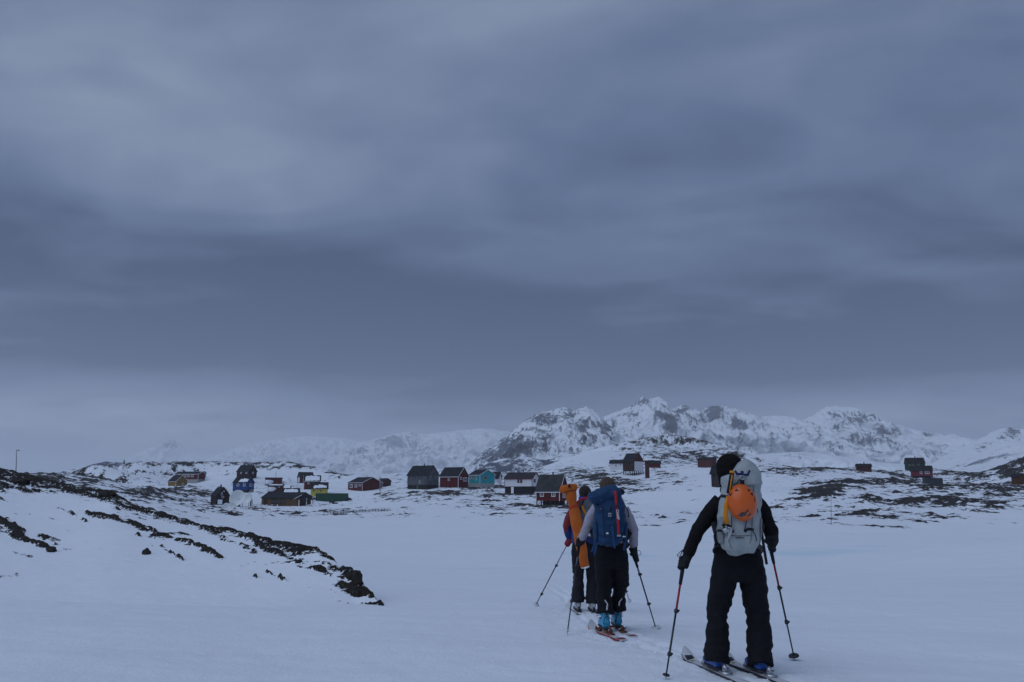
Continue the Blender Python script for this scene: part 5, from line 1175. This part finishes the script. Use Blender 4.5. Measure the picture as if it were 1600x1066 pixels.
bm = bmesh.new(); loft(bm, curve([at(1141, 824, YB - .030), at(1141, 831, YB - .034), at(1138.5, 839, YB - .034), at(1135.5, 845.5, YB - .03)], 5), [(.022 - .0013*k, .005) for k in range(16)], 10, ref=(1, 0, 0)); bobj('pick', bm, SILV, ia)
bm = bmesh.new(); loft(bm, [at(1140, 828, YB - .032), at(1135, 828.5, YB - .034), at(1131, 831.5, YB - .032)], [(.008, .014), (.006, .018), (.004, .024)], 10, ref=(0, 1, 0)); bobj('adze', bm, SILV, ia)

# ======== skier with blue pack
Y2 = 9.3
J2 = dict(head=(949.5,764.5,.05), neck=(951,784,.03), chest=(953,806,.02), hip=(955,868,.0), ls=(929,798,.0), le=(917,824,.03), lw=(906,847,.12), rs=(978,800,.0), re=(990,829,.02), rw=(990,859,.06),
          lh=(944,874,0), lk=(944.5,920,.08), la=(946,994,.03), rh=(966.5,874,0), rk=(969,912,.16), ra=(965,985,.22))
tr2 = dict(l=[(.112,.12),(.112,.125),(.108,.12),(.098,.112),(.092,.108),(.090,.105),(.088,.105),(.092,.112),(.104,.125)], r=[(.112,.12),(.112,.125),(.108,.12),(.102,.118),(.100,.118),(.084,.105),(.076,.10),(.086,.112),(.112,.13)])
p2, W2, M2 = build_person('skier in pale lilac sleeves and baggy black trousers wearing the blue backpack', Y2, J2, dict(yaw=R(-5), pitch=-.15, hs=1.0, tr=tr2, hipw=.190, hipd=.145, jw=(.17, .165, .185), ar=[.074,.070,.062,.056,.053,.050,.042], hem=.24, seed=3, jm=LILAC))
HAIR = mat('hair_blond_brown', (0.060, 0.038, 0.024), .6, .45, 40, bump=.8, bscale=140, alt=(.150, .100, .062), stretch=(2, 2, .25))
bm = bmesh.new(); rn = M2.to_quaternion().to_matrix(); P_ = lambda x, y, z: M2 @ Vector((x, y, z))
ball(bm, P_(0, -.014, .035), (.092, .105, .104), rn); loft(bm, [P_(0, -.03, .02), P_(0, -.045, -.06), P_(0, -.06, -.14), P_(0, -.07, -.2)], [(.09, .085), (.085, .07), (.07, .05), (.04, .03)], 18, ref=rn.col[0])
remesh('hair', bm, .008, HAIR, p2, amp=.006, freq=(60, 60, 6), smooth=2)
g2 = at(905.5, 847, Y2 + .17); t2 = gpt(886, 993); a2 = (g2 - t2).normalized()
glove(p2, 'glove', g2 + a2*.05, a2, at(907, 846, Y2 + .09), -1, size=1.1)
ALUP = mat('pole_grey_blue', (0.10, 0.11, 0.14), .4, .1, 12, metal=.4)
ski_pole('black ski pole in the left glove of the blue pack skier', g2 + a2*.05, t2, WEB, ALUP, BLKP, clamps=(.30, .66), red_to=.30, gfrac=.2, basket=.02, bm_mat=WHT)
g3 = at(990.5, 868, Y2 + .10); t3 = gpt(1026, 986); a3 = (g3 - t3).normalized()
glove(p2, 'glove', g3 + a3*.03, a3, at(990, 860, Y2 + .05), 1, size=1.1)
st = [g3 + a3*.06, at(994, 860.5, Y2 + .08), at(1000, 861, Y2 + .08), at(1001.5, 866, Y2 + .08), at(997, 867.5, Y2 + .08), g3 + a3*.02]
ski_pole('black ski pole with snowy basket beside the blue pack skier', g3 + a3*.05, t3, WEB, ALUP, BLKP, clamps=(.29, .66), red_to=.29, strap=curve(st, 4), gfrac=.20, basket=.055, bm_mat=WHT)
CY = mat('boot_cyan', (0.035, 0.30, 0.50), .4, .12, 12, spec=.5)
d2 = Vector((-.27, .963, 0)).normalized()
b2l, b2r = under(W2['la']), under(W2['ra'])
b2l_up = b2l + Vector((0, 0, .05)); b2r_up = b2r + Vector((0, 0, .05))
boot(p2, b2l_up, Vector((-.1, 1, 0)), CY, cuff=.17, scale=1.06, lever=-.03); boot(p2, b2r_up, Vector((-.06, 1, 0)), CY, cuff=.17, scale=1.06, lever=.03)
SKR = mat('ski_white_red', (0.62, 0.62, 0.65), .4, .08, 4, alt=(.66, .66, .68)); SKRE = mat('ski_edge_red', (0.28, 0.012, 0.016), .4, .2, 9); BND = mat('binding_bronze', (0.16, 0.055, 0.035), .4, .25, 20, metal=.3)
for q, nm, bk in ((b2l, 'left', .50), (b2r, 'right', .46)):
    r_ = ski('white ski with red edges under the %s boot of blue pack skier' % nm, q, d2, SKR, SKRE, BND, front=.44, back=bk, z=-.007)
    sd_ = Vector((d2.y, -d2.x, 0)); bm = bmesh.new(); vs = []
    for f, l in ((-bk + .005, -.038), (-bk + .005, .038), (-bk + .11, .052), (-bk + .11, -.052)):
        w_ = q + d2*f + sd_*l; vs.append(bm.verts.new((w_.x, w_.y, ground(w_.x, w_.y) - .007 + .017)))
    bm.faces.new(vs); bobj('tail_graphic', bm, SKRE, r_, smooth=False)
# blue pack
YQ = Y2 - .26
bp2 = empty('backpack', at(955, 853, YQ)); tag(bp2, 'blue backpack with floppy lid and red strap', 'backpack')
bm = bmesh.new()
rows = [(762,958,968,.05),(767,948,973.5,.10),(778,934,975,.125),(792,929,976.5,.135),(806,928,977.5,.14),(820,929,978,.145),(834,930.5,977.5,.15),(843,933,976,.15),(849,940,972,.12),(853,950,963,.06)]
pack_shape(bm, rows, YQ, seg=26); remesh('pack_body', bm, .009, BLUEP, bp2, amp=.013, freq=(8, 8, 17), amp2=.014, smooth=4, seed=7)
YR = YQ - .145
bm = bmesh.new()
loft(bm, curve([at(921.5, 781, YQ - .05), at(925, 779, YQ - .05), at(933, 775.5, YQ - .05), at(945, 772.5, YQ - .04), at(956, 770, YQ - .03), at(963, 770.5, YQ - .02)], 4), [(.02, .035)] + [(.055, .07)]*3 + [(.080, .10)]*5 + [(.092, .12)]*5 + [(.085, .11)]*4 + [(.09, .10), (.08, .09), (.05, .06)], 20, ref=(0, 0, 1))
remesh('lid', bm, .009, BLUEP, bp2, amp=.014, freq=(10, 10, 18), amp2=.016, smooth=4, seed=12)
bm = bmesh.new(); ball(bm, at(969.5, 769, YQ + .02), (.05, .07, .035)); remesh('side_roll', bm, .008, mat('roll_dark_blue', (.006, .012, .030), .8, .3, 20), bp2, amp=.008, freq=(20, 20, 20), smooth=2)
tube('front_seam', curve([at(941, 792, YR + .006), at(942, 808, YR - .004), at(943.5, 826, YR - .006), at(946, 843, YR + .004)], 4), (.004, .003), mat('seam_navy', (.006, .022, .06), .8, .2, 20), bp2, ref=(1, 0, 0))
tube('front_seam', curve([at(931, 834, YQ - .10), at(942, 838, YR + .0), at(955, 839.5, YR - .008), at(968, 838, YR + .002), at(977, 833, YQ - .10)], 4), (.003, .004), MATS['seam_navy'], bp2)
for xs in ((929.5, 931.5), (977.0, 975.5)):
    bm = bmesh.new(); loft(bm, [at(xs[0], 814, YQ), at(xs[0], 818, YQ), at((xs[0]+xs[1])/2, 832, YQ), at(xs[1], 844, YQ)], [(.01, .06), (.026, .10), (.03, .11), (.02, .08)], 14); remesh('side_pocket', bm, .009, BLUEP, bp2, amp=.006, freq=(14, 14, 14), smooth=2)
def yb2(py): return YR - .018 if py > 790 else YR - .035
rs_ = curve([at(960.8, 767, YQ - .135), at(962.3, 778, YR - .006), at(963.4, 792, YR - .010), at(964.8, 806, YR - .018), at(966, 822, YR - .022), at(966.6, 835, YR - .022)], 5)
bm = bmesh.new(); loft(bm, rs_, [(.0135, .005)]*len(rs_), 10, ref=(1, 0, 0), power=4); strap_o = bobj('red_strap', bm, REDS, bp2)
# lettering on the strap
cu = bpy.data.curves.new('lettering', 'FONT'); cu.body = 'CAMP'; cu.size = .040; cu.align_x = 'CENTER'; cu.align_y = 'CENTER'; cu.extrude = .001; cu.offset = .0012
to = bpy.data.objects.new('tmp', cu); COL.objects.link(to); dg = bpy.context.evaluated_depsgraph_get(); dg.update(); tm = bpy.data.meshes.new_from_object(to.evaluated_get(dg)); bpy.data.objects.remove(to)
pa, pb = at(964.3, 797, YR - .013), at(965.6, 811, YR - .020); ddir = (pb - pa).normalized(); yv = Vector((1, 0, 0)) - ddir*ddir.x; yv.normalize(); nv_ = ddir.cross(yv)
Mx = Matrix((ddir, yv, nv_)).transposed().to_4x4(); Mx.translation = (pa + pb)/2 + Vector((0, -.0075, 0))
tm.transform(Mx); tm.name = 'lettering'; tm.materials.clear(); finish('lettering', tm, WHT, strap_o, smooth=False)
for (x, y) in ((963, 790.5), (967, 837)):
    bm = bmesh.new(); q = at(x, y, YR - .026); box(bm, (q.x - .022, q.y - .006, q.z - .010), (q.x + .022, q.y + .006, q.z + .010)); bobj('buckle', bm, SILV if y > 800 else DKG, strap_o, smooth=False)
q = at(952.8, 804.5, YR - .008); bm = bmesh.new()
for lo, hi in (((-.018, -.006, .008), (.018, .006, .020)), ((-.018, -.006, -.020), (.018, .006, -.010)), ((-.014, -.005, -.010), (-.007, .005, .008)), ((.007, -.005, -.010), (.014, .005, .008))): box(bm, q + Vector(lo), q + Vector(hi))
bobj('lid_buckle', bm, SILV, bp2, smooth=False)
tube('lid_strap', curve([at(955.5, 792, YR + .002), at(953.6, 800, YR - .004), at(953, 806, YR - .006)], 4), (.009, .003), WEB, bp2, ref=(1, 0, 0))
tube('hanging_strap', curve([at(957, 822, YR - .010), at(958.5, 840, YR - .012), at(960.5, 857, YR + .02)], 4), (.013, .003), mat('strap_blue', (.014, .055, .15), .7, .2, 20), bp2, ref=(1, 0, 0))
tube('hanging_strap', curve([at(978, 842, YQ - .05), at(976.5, 850, YQ - .06), at(975, 860, YQ - .06)], 4), (.013, .004), MATS['strap_blue'], bp2, ref=(1, 0, 0))
tube('hanging_strap', curve([at(931.5, 842, YQ - .03), at(928, 854, YQ - .04), at(924.5, 863, YQ - .04)], 4), (.013, .004), MATS['strap_blue'], bp2, ref=(1, 0, 0))
tube('hanging_strap', curve([at(934, 845, YQ - .06), at(931, 857, YQ - .07), at(928.5, 868, YQ - .07)], 4), (.010, .004), MATS['strap_blue'], bp2, ref=(1, 0, 0))
tube('axe_loop', [at(938, 795, YR + .008), at(941, 796, YR + .002)], (.008, .006), mat('loop_pink', (.20, .09, .10), .6, .2, 20), bp2)
bm = bmesh.new(); q = at(949, 833.5, YR - .014); ball(bm, q, (.015, .008, .011)); bobj('white_patch', bm, WHT, bp2)
bm = bmesh.new(); ball(bm, at(975, 838.5, YQ - .125), (.018, .01, .008)); bobj('white_tag', bm, WHT, bp2)
for sx_, x0, x1 in ((-1, 932, 925), (1, 976, 984)):
    tube('shoulder_strap', curve([at(953 + sx_*10, 778, YQ + .12), at(953 + sx_*16, 780, Y2 + .04), at(953 + sx_*22, 800, Y2 + .15), at(953 + sx_*24, 822, Y2 + .13), at(x1, 832, Y2 + .0), at(x0, 846, YQ + .06)], 5), (.028, .009), WEB, bp2, ref=(1, 0, 0))
tube('lift_strap', curve([at(974.5, 787, YQ - .02), at(980.5, 797, YQ + .04), at(982.5, 808, YQ + .06)], 4), (.006, .004), WEB, bp2, ref=(1, 0, 0))
tube('hip_belt', curve([at(933, 846, YQ + .06), at(930, 852, Y2 + .02), at(937, 857, Y2 + .16), at(955, 858, Y2 + .19), at(973, 857, Y2 + .16), at(981, 852, Y2 + .02), at(976, 846, YQ + .06)], 5), (.006, .022), WEB, bp2)

# ======== skier with orange case
Y3 = 12.05
J3 = dict(head=(914,773,.06), neck=(914,787,.02), chest=(914,803,.0), hip=(913,856,.0), ls=(896,797,.0), le=(886,822,.02), lw=(890,842,.14), rs=(934,798,.0), re=(945,822,.02), rw=(950,842,.1),
          lh=(904,858,0), lk=(903,900,.04), la=(903,953,.0), rh=(922,858,0), rk=(925,900,.05), ra=(926,955,-.05))
tr3 = [(.10,.11),(.105,.115),(.10,.105),(.09,.10),(.085,.095),(.086,.097),(.088,.102),(.092,.11),(.092,.115)]
CHAR = mat('cloth_charcoal', (0.010, 0.010, 0.015), .85, .3, 14, bump=.25, bscale=120)
JRB = bpy.data.materials.new('jacket_red_blue'); JRB.use_nodes = True; t = JRB.node_tree; p_ = t.nodes['Principled BSDF']; p_.inputs['Roughness'].default_value = .75
tcn = N(t, 'ShaderNodeTexCoord'); nz1 = N(t, 'ShaderNodeTexNoise'); nz1.inputs['Scale'].default_value = 14; t.links.new(tcn.outputs['Object'], nz1.inputs['Vector'])
sxx = N(t, 'ShaderNodeSeparateXYZ'); t.links.new(tcn.outputs['Object'], sxx.inputs[0])
f_ = math_n(t, 'ADD', math_n(t, 'MULTIPLY', sxx.outputs['X'], -1.6), math_n(t, 'MULTIPLY', sxx.outputs['Z'], 1.0))
f_ = math_n(t, 'GREATER_THAN', f_, 1.54)
mxn = N(t, 'ShaderNodeMix', data_type='RGBA'); t.links.new(f_, mxn.inputs[0]); mxn.inputs[6].default_value = (.014, .045, .22, 1); mxn.inputs[7].default_value = (.24, .014, .022, 1)
mx2 = N(t, 'ShaderNodeMix', data_type='RGBA', blend_type='MULTIPLY'); mx2.inputs[0].default_value = .5; t.links.new(mxn.outputs[2], mx2.inputs[6]); t.links.new(nz1.outputs['Fac'], mx2.inputs[7]); t.links.new(mx2.outputs[2], p_.inputs['Base Color'])
p3, W3, M3_ = build_person('skier in red and blue jacket carrying the long orange case', Y3, J3, dict(yaw=R(0), pitch=-.1, hs=1.05, tr=tr3, hipw=.185, hipd=.14, jw=(.19, .19, .205), ar=[.080,.076,.070,.068,.066,.058,.044], hem=.11, seed=6, jm=JRB, trm=CHAR))
HAIR2 = mat('hair_dark_brown', (0.018, 0.012, 0.010), .6, .4, 40, bump=.8, bscale=140, alt=(.05, .035, .028))
bm = bmesh.new(); rn = M3_.to_quaternion().to_matrix(); P_ = lambda x, y, z: M3_ @ Vector((x, y, z))
ball(bm, P_(0, -.014, .035), (.092, .104, .100), rn); loft(bm, [P_(0, -.02, .02), P_(0, -.03, -.05)], [(.088, .085), (.07, .07)], 18, ref=rn.col[0]); remesh('hair', bm, .009, HAIR2, p3, amp=.006, freq=(50, 50, 20), smooth=2)
bm = bmesh.new(); loft(bm, [P_(0, -.01, -.13), P_(0, -.01, -.08), P_(0, -.012, -.035)], [(.105, .10), (.10, .10), (.098, .098)], 20, ref=rn.col[0], power=2.4); bobj('collar', bm, mat('collar_blue', (.010, .040, .36), .7, .15, 14), p3)
BOOTW = mat('boot_white', (0.55, 0.56, 0.58), .4, .15, 14)
b3l, b3r = under(W3['la']), under(W3['ra'])
for q, dz in ((b3l, .03), (b3r, .03)): boot(p3, q + Vector((0, 0, dz)), (0, 1, 0), BOOTW, cuff=.16, scale=1.06)
SKS = mat('ski_snowy', (0.66, 0.68, 0.72), .6, .1, 6)
for q, nm in ((b3l, 'left'), (b3r, 'right')): ski('snow covered ski under the white %s boot of the orange case skier' % nm, q, (-.06, 1, 0), SKS, SKE, DKG, front=.95, back=.35, z=-.006)
GR = mat('glove_red', (0.20, 0.012, 0.016), .7, .2, 20)
g4 = at(888.5, 846, Y3 + .20); t4 = gpt(835.5, 949); a4 = (g4 - t4).normalized(); SILP = mat('pole_silver', (.33, .34, .36), .4, .1, 12, metal=.6)
glove(p3, 'glove', g4 + a4*.04, a4, at(892, 843, Y3 + .12), -1, m_=GR, size=1.15)
ski_pole('ski pole with pale shaft slanting from the red glove', g4 + a4*.05, t4, DKG, SILP, BLKP, clamps=(.38, .80), red_to=.36, gfrac=.10, basket=.05, bm_mat=WHT)
g5 = at(951, 843, Y3 + .16); t5 = gpt(984.5, 942); a5 = (g5 - t5).normalized()
glove(p3, 'glove', g5 + a5*.04, a5, at(950, 842, Y3 + .1), 1, m_=GR, size=1.1)
ski_pole('thin dark ski pole tip showing behind the baggy black trousers', g5 + a5*.05, t5, DKG, SILP, BLKP, clamps=(.38, .80), red_to=.36, gfrac=.10, basket=.04, bm_mat=WHT)
YS = Y3 - .27
bp3 = empty('backpack', at(913, 842, YS)); tag(bp3, 'grey blue backpack with red strap behind the orange case', 'backpack')
PG = mat('pack_slate', (0.090, 0.098, 0.125), .7, .35, 9, bump=.3, bscale=70, alt=(.16, .175, .21))
bm = bmesh.new(); pack_shape(bm, [(778,910,918,.05),(781,903,926,.10),(790,898,931,.12),(805,897,932,.13),(820,898,932,.13),(834,900,931,.125),(840,906,926,.07)], YS, seg=22); remesh('pack_body', bm, .011, PG, bp3, amp=.008, freq=(9, 9, 15), amp2=.012, smooth=3, seed=17)
tube('red_strap', curve([at(888, 794, YS - .16), at(899, 788, YS - .145), at(909, 779.5, YS - .13), at(921, 778, YS - .10)], 4), (.006, .016), REDS, bp3)
tube('orange_strap', curve([at(908.5, 789, YS - .125), at(912, 797, YS - .140), at(914.5, 803, YS - .142)], 4), (.016, .006), AXY, bp3, ref=(1, 0, 0))
tube('orange_strap', curve([at(923, 826, YS - .13), at(924.5, 833, YS - .135)], 4), (.022, .006), AXY, bp3, ref=(1, 0, 0))
tube('lid_strap', curve([at(913, 780, YS - .12), at(905, 800, YS - .14), at(903, 822, YS - .14)], 4), (.008, .004), WEB, bp3, ref=(1, 0, 0))
bm = bmesh.new(); ball(bm, at(921, 835.5, YS - .13), (.03, .01, .018)); bobj('white_buckle', bm, WHT, bp3)
tube('shoulder_strap', curve([at(905, 783, YS + .1), at(901, 790, Y3 + .08), at(900, 806, Y3 + .15), at(897, 826, Y3 + .02), at(900, 836, YS + .05)], 5), (.028, .009), WEB, bp3, ref=(1, 0, 0))
tube('shoulder_strap', curve([at(923, 783, YS + .1), at(927, 790, Y3 + .08), at(929, 806, Y3 + .15), at(934, 826, Y3 + .02), at(930, 836, YS + .05)], 5), (.028, .009), WEB, bp3, ref=(1, 0, 0))
# orange case
YC = Y3 - .46
oc = empty('long_case', at(914, 888, YC)); tag(oc, 'long orange rolled-top waterproof case slung diagonally beside the slate pack', 'case')
cl = [(890,763,9.2,.060),(891.5,770,8.6,.065),(893,779,8.4,.070),(895,787,6.6,.060),(896.5,793,6.2,.055),(898,800,8.4,.075),(900,812,9.0,.082),(902.5,826,8.8,.080),(905.5,842,8.3,.072),(909,858,8.0,.062),(911.5,872,7.4,.050),(913.5,882,7.0,.034),(914.5,887,6.8,.018)]
P4 = curve([at(a, b, YC) for a, b, _, _ in cl], 4); R4 = []
for i in range(len(cl) - 1):
    for k in range(4): R4.append((lerp(cl[i][2], cl[i+1][2], k/4)*mpp(YC)*1.02, lerp(cl[i][3], cl[i+1][3], k/4)))
R4.append((cl[-1][2]*mpp(YC), cl[-1][3]))
bm = bmesh.new(); loft(bm, P4, R4, 22, power=2.2); remesh('case_body', bm, .009, ORB, oc, amp=.008, freq=(16, 16, 7), amp2=.010, smooth=3, seed=23)
bm = bmesh.new(); loft(bm, [at(875.6, 763.5, YC - .01), at(880, 765, YC - .02), at(888, 763, YC - .025), at(896, 761.5, YC - .02), at(901.2, 761.5, YC - .01)], [(.050, .045), (.060, .055), (.058, .06), (.056, .055), (.048, .045)], 16, ref=(0, 0, 1), power=3); remesh('rolled_top', bm, .009, ORB, oc, amp=.006, freq=(14, 14, 14), amp2=.006, smooth=2, seed=31)
bm = bmesh.new(); q = at(889.6, 759.4, YC - .085); box(bm, q + Vector((-.016, -.012, -.022)), q + Vector((.016, .012, .022))); bobj('top_buckle', bm, WEB, oc, smooth=False)
tube('seam_band', curve([at(879.5, 769.8, YC - .06), at(886, 768.5, YC - .082), at(893, 766.5, YC - .085), at(900.5, 766.6, YC - .06)], 4), (.004, .005), mat('seam_dark', (.12, .03, .008), .7, .2, 20), oc)
tube('red_cinch', curve([at(888.8, 795, YC - .04), at(892, 793.5, YC - .074), at(897, 791.5, YC - .080), at(904, 789, YC - .05)], 4), (.004, .010), REDS, oc)
bm = bmesh.new(); loft(bm, [at(908.4, 887.5, YC - .012), at(914, 887.8, YC - .02), at(920.6, 885, YC - .012)], [.010, .013, .010], 8); bobj('snow_rim', bm, SNOW, oc)

# crumbs of broken snow by the party
rnd = random.Random(3)
bm = bmesh.new()
spots = [(1028, 983, .10, 16), (1300, 1058, .7, 120), (1250, 1034, .25, 20), (1130, 1056, .3, 40), (1195, 1060, .2, 30), (1060, 1060, .4, 30), (960, 1000, .5, 70), (990, 985, .4, 30), (915, 958, .35, 50), (870, 950, .4, 25), (886, 993, .15, 14), (1000, 1030, .8, 40)]
for (px, py, sp, n) in spots:
    c0 = gpt(px, min(py, 1066))
    for k in range(n//2):
        x = c0.x + rnd.gauss(0, sp*.5); y = c0.y + rnd.gauss(0, sp*.5); r_ = rnd.uniform(.003, .011)*(1 if rnd.random() > .06 else 1.7)
        z = terr(x, y)
        mt_ = Matrix.Translation((x, y, z + r_*.05)) @ Matrix.Rotation(rnd.uniform(0, 6), 4, 'Z') @ Matrix.Diagonal((r_*rnd.uniform(.8, 1.5), r_, r_*rnd.uniform(.5, .9), 1))
        bmesh.ops.create_icosphere(bm, subdivisions=1, radius=1, matrix=mt_)
cr = bobj('snow_crumbs', bm, SNOW); tag(cr, kind='stuff')
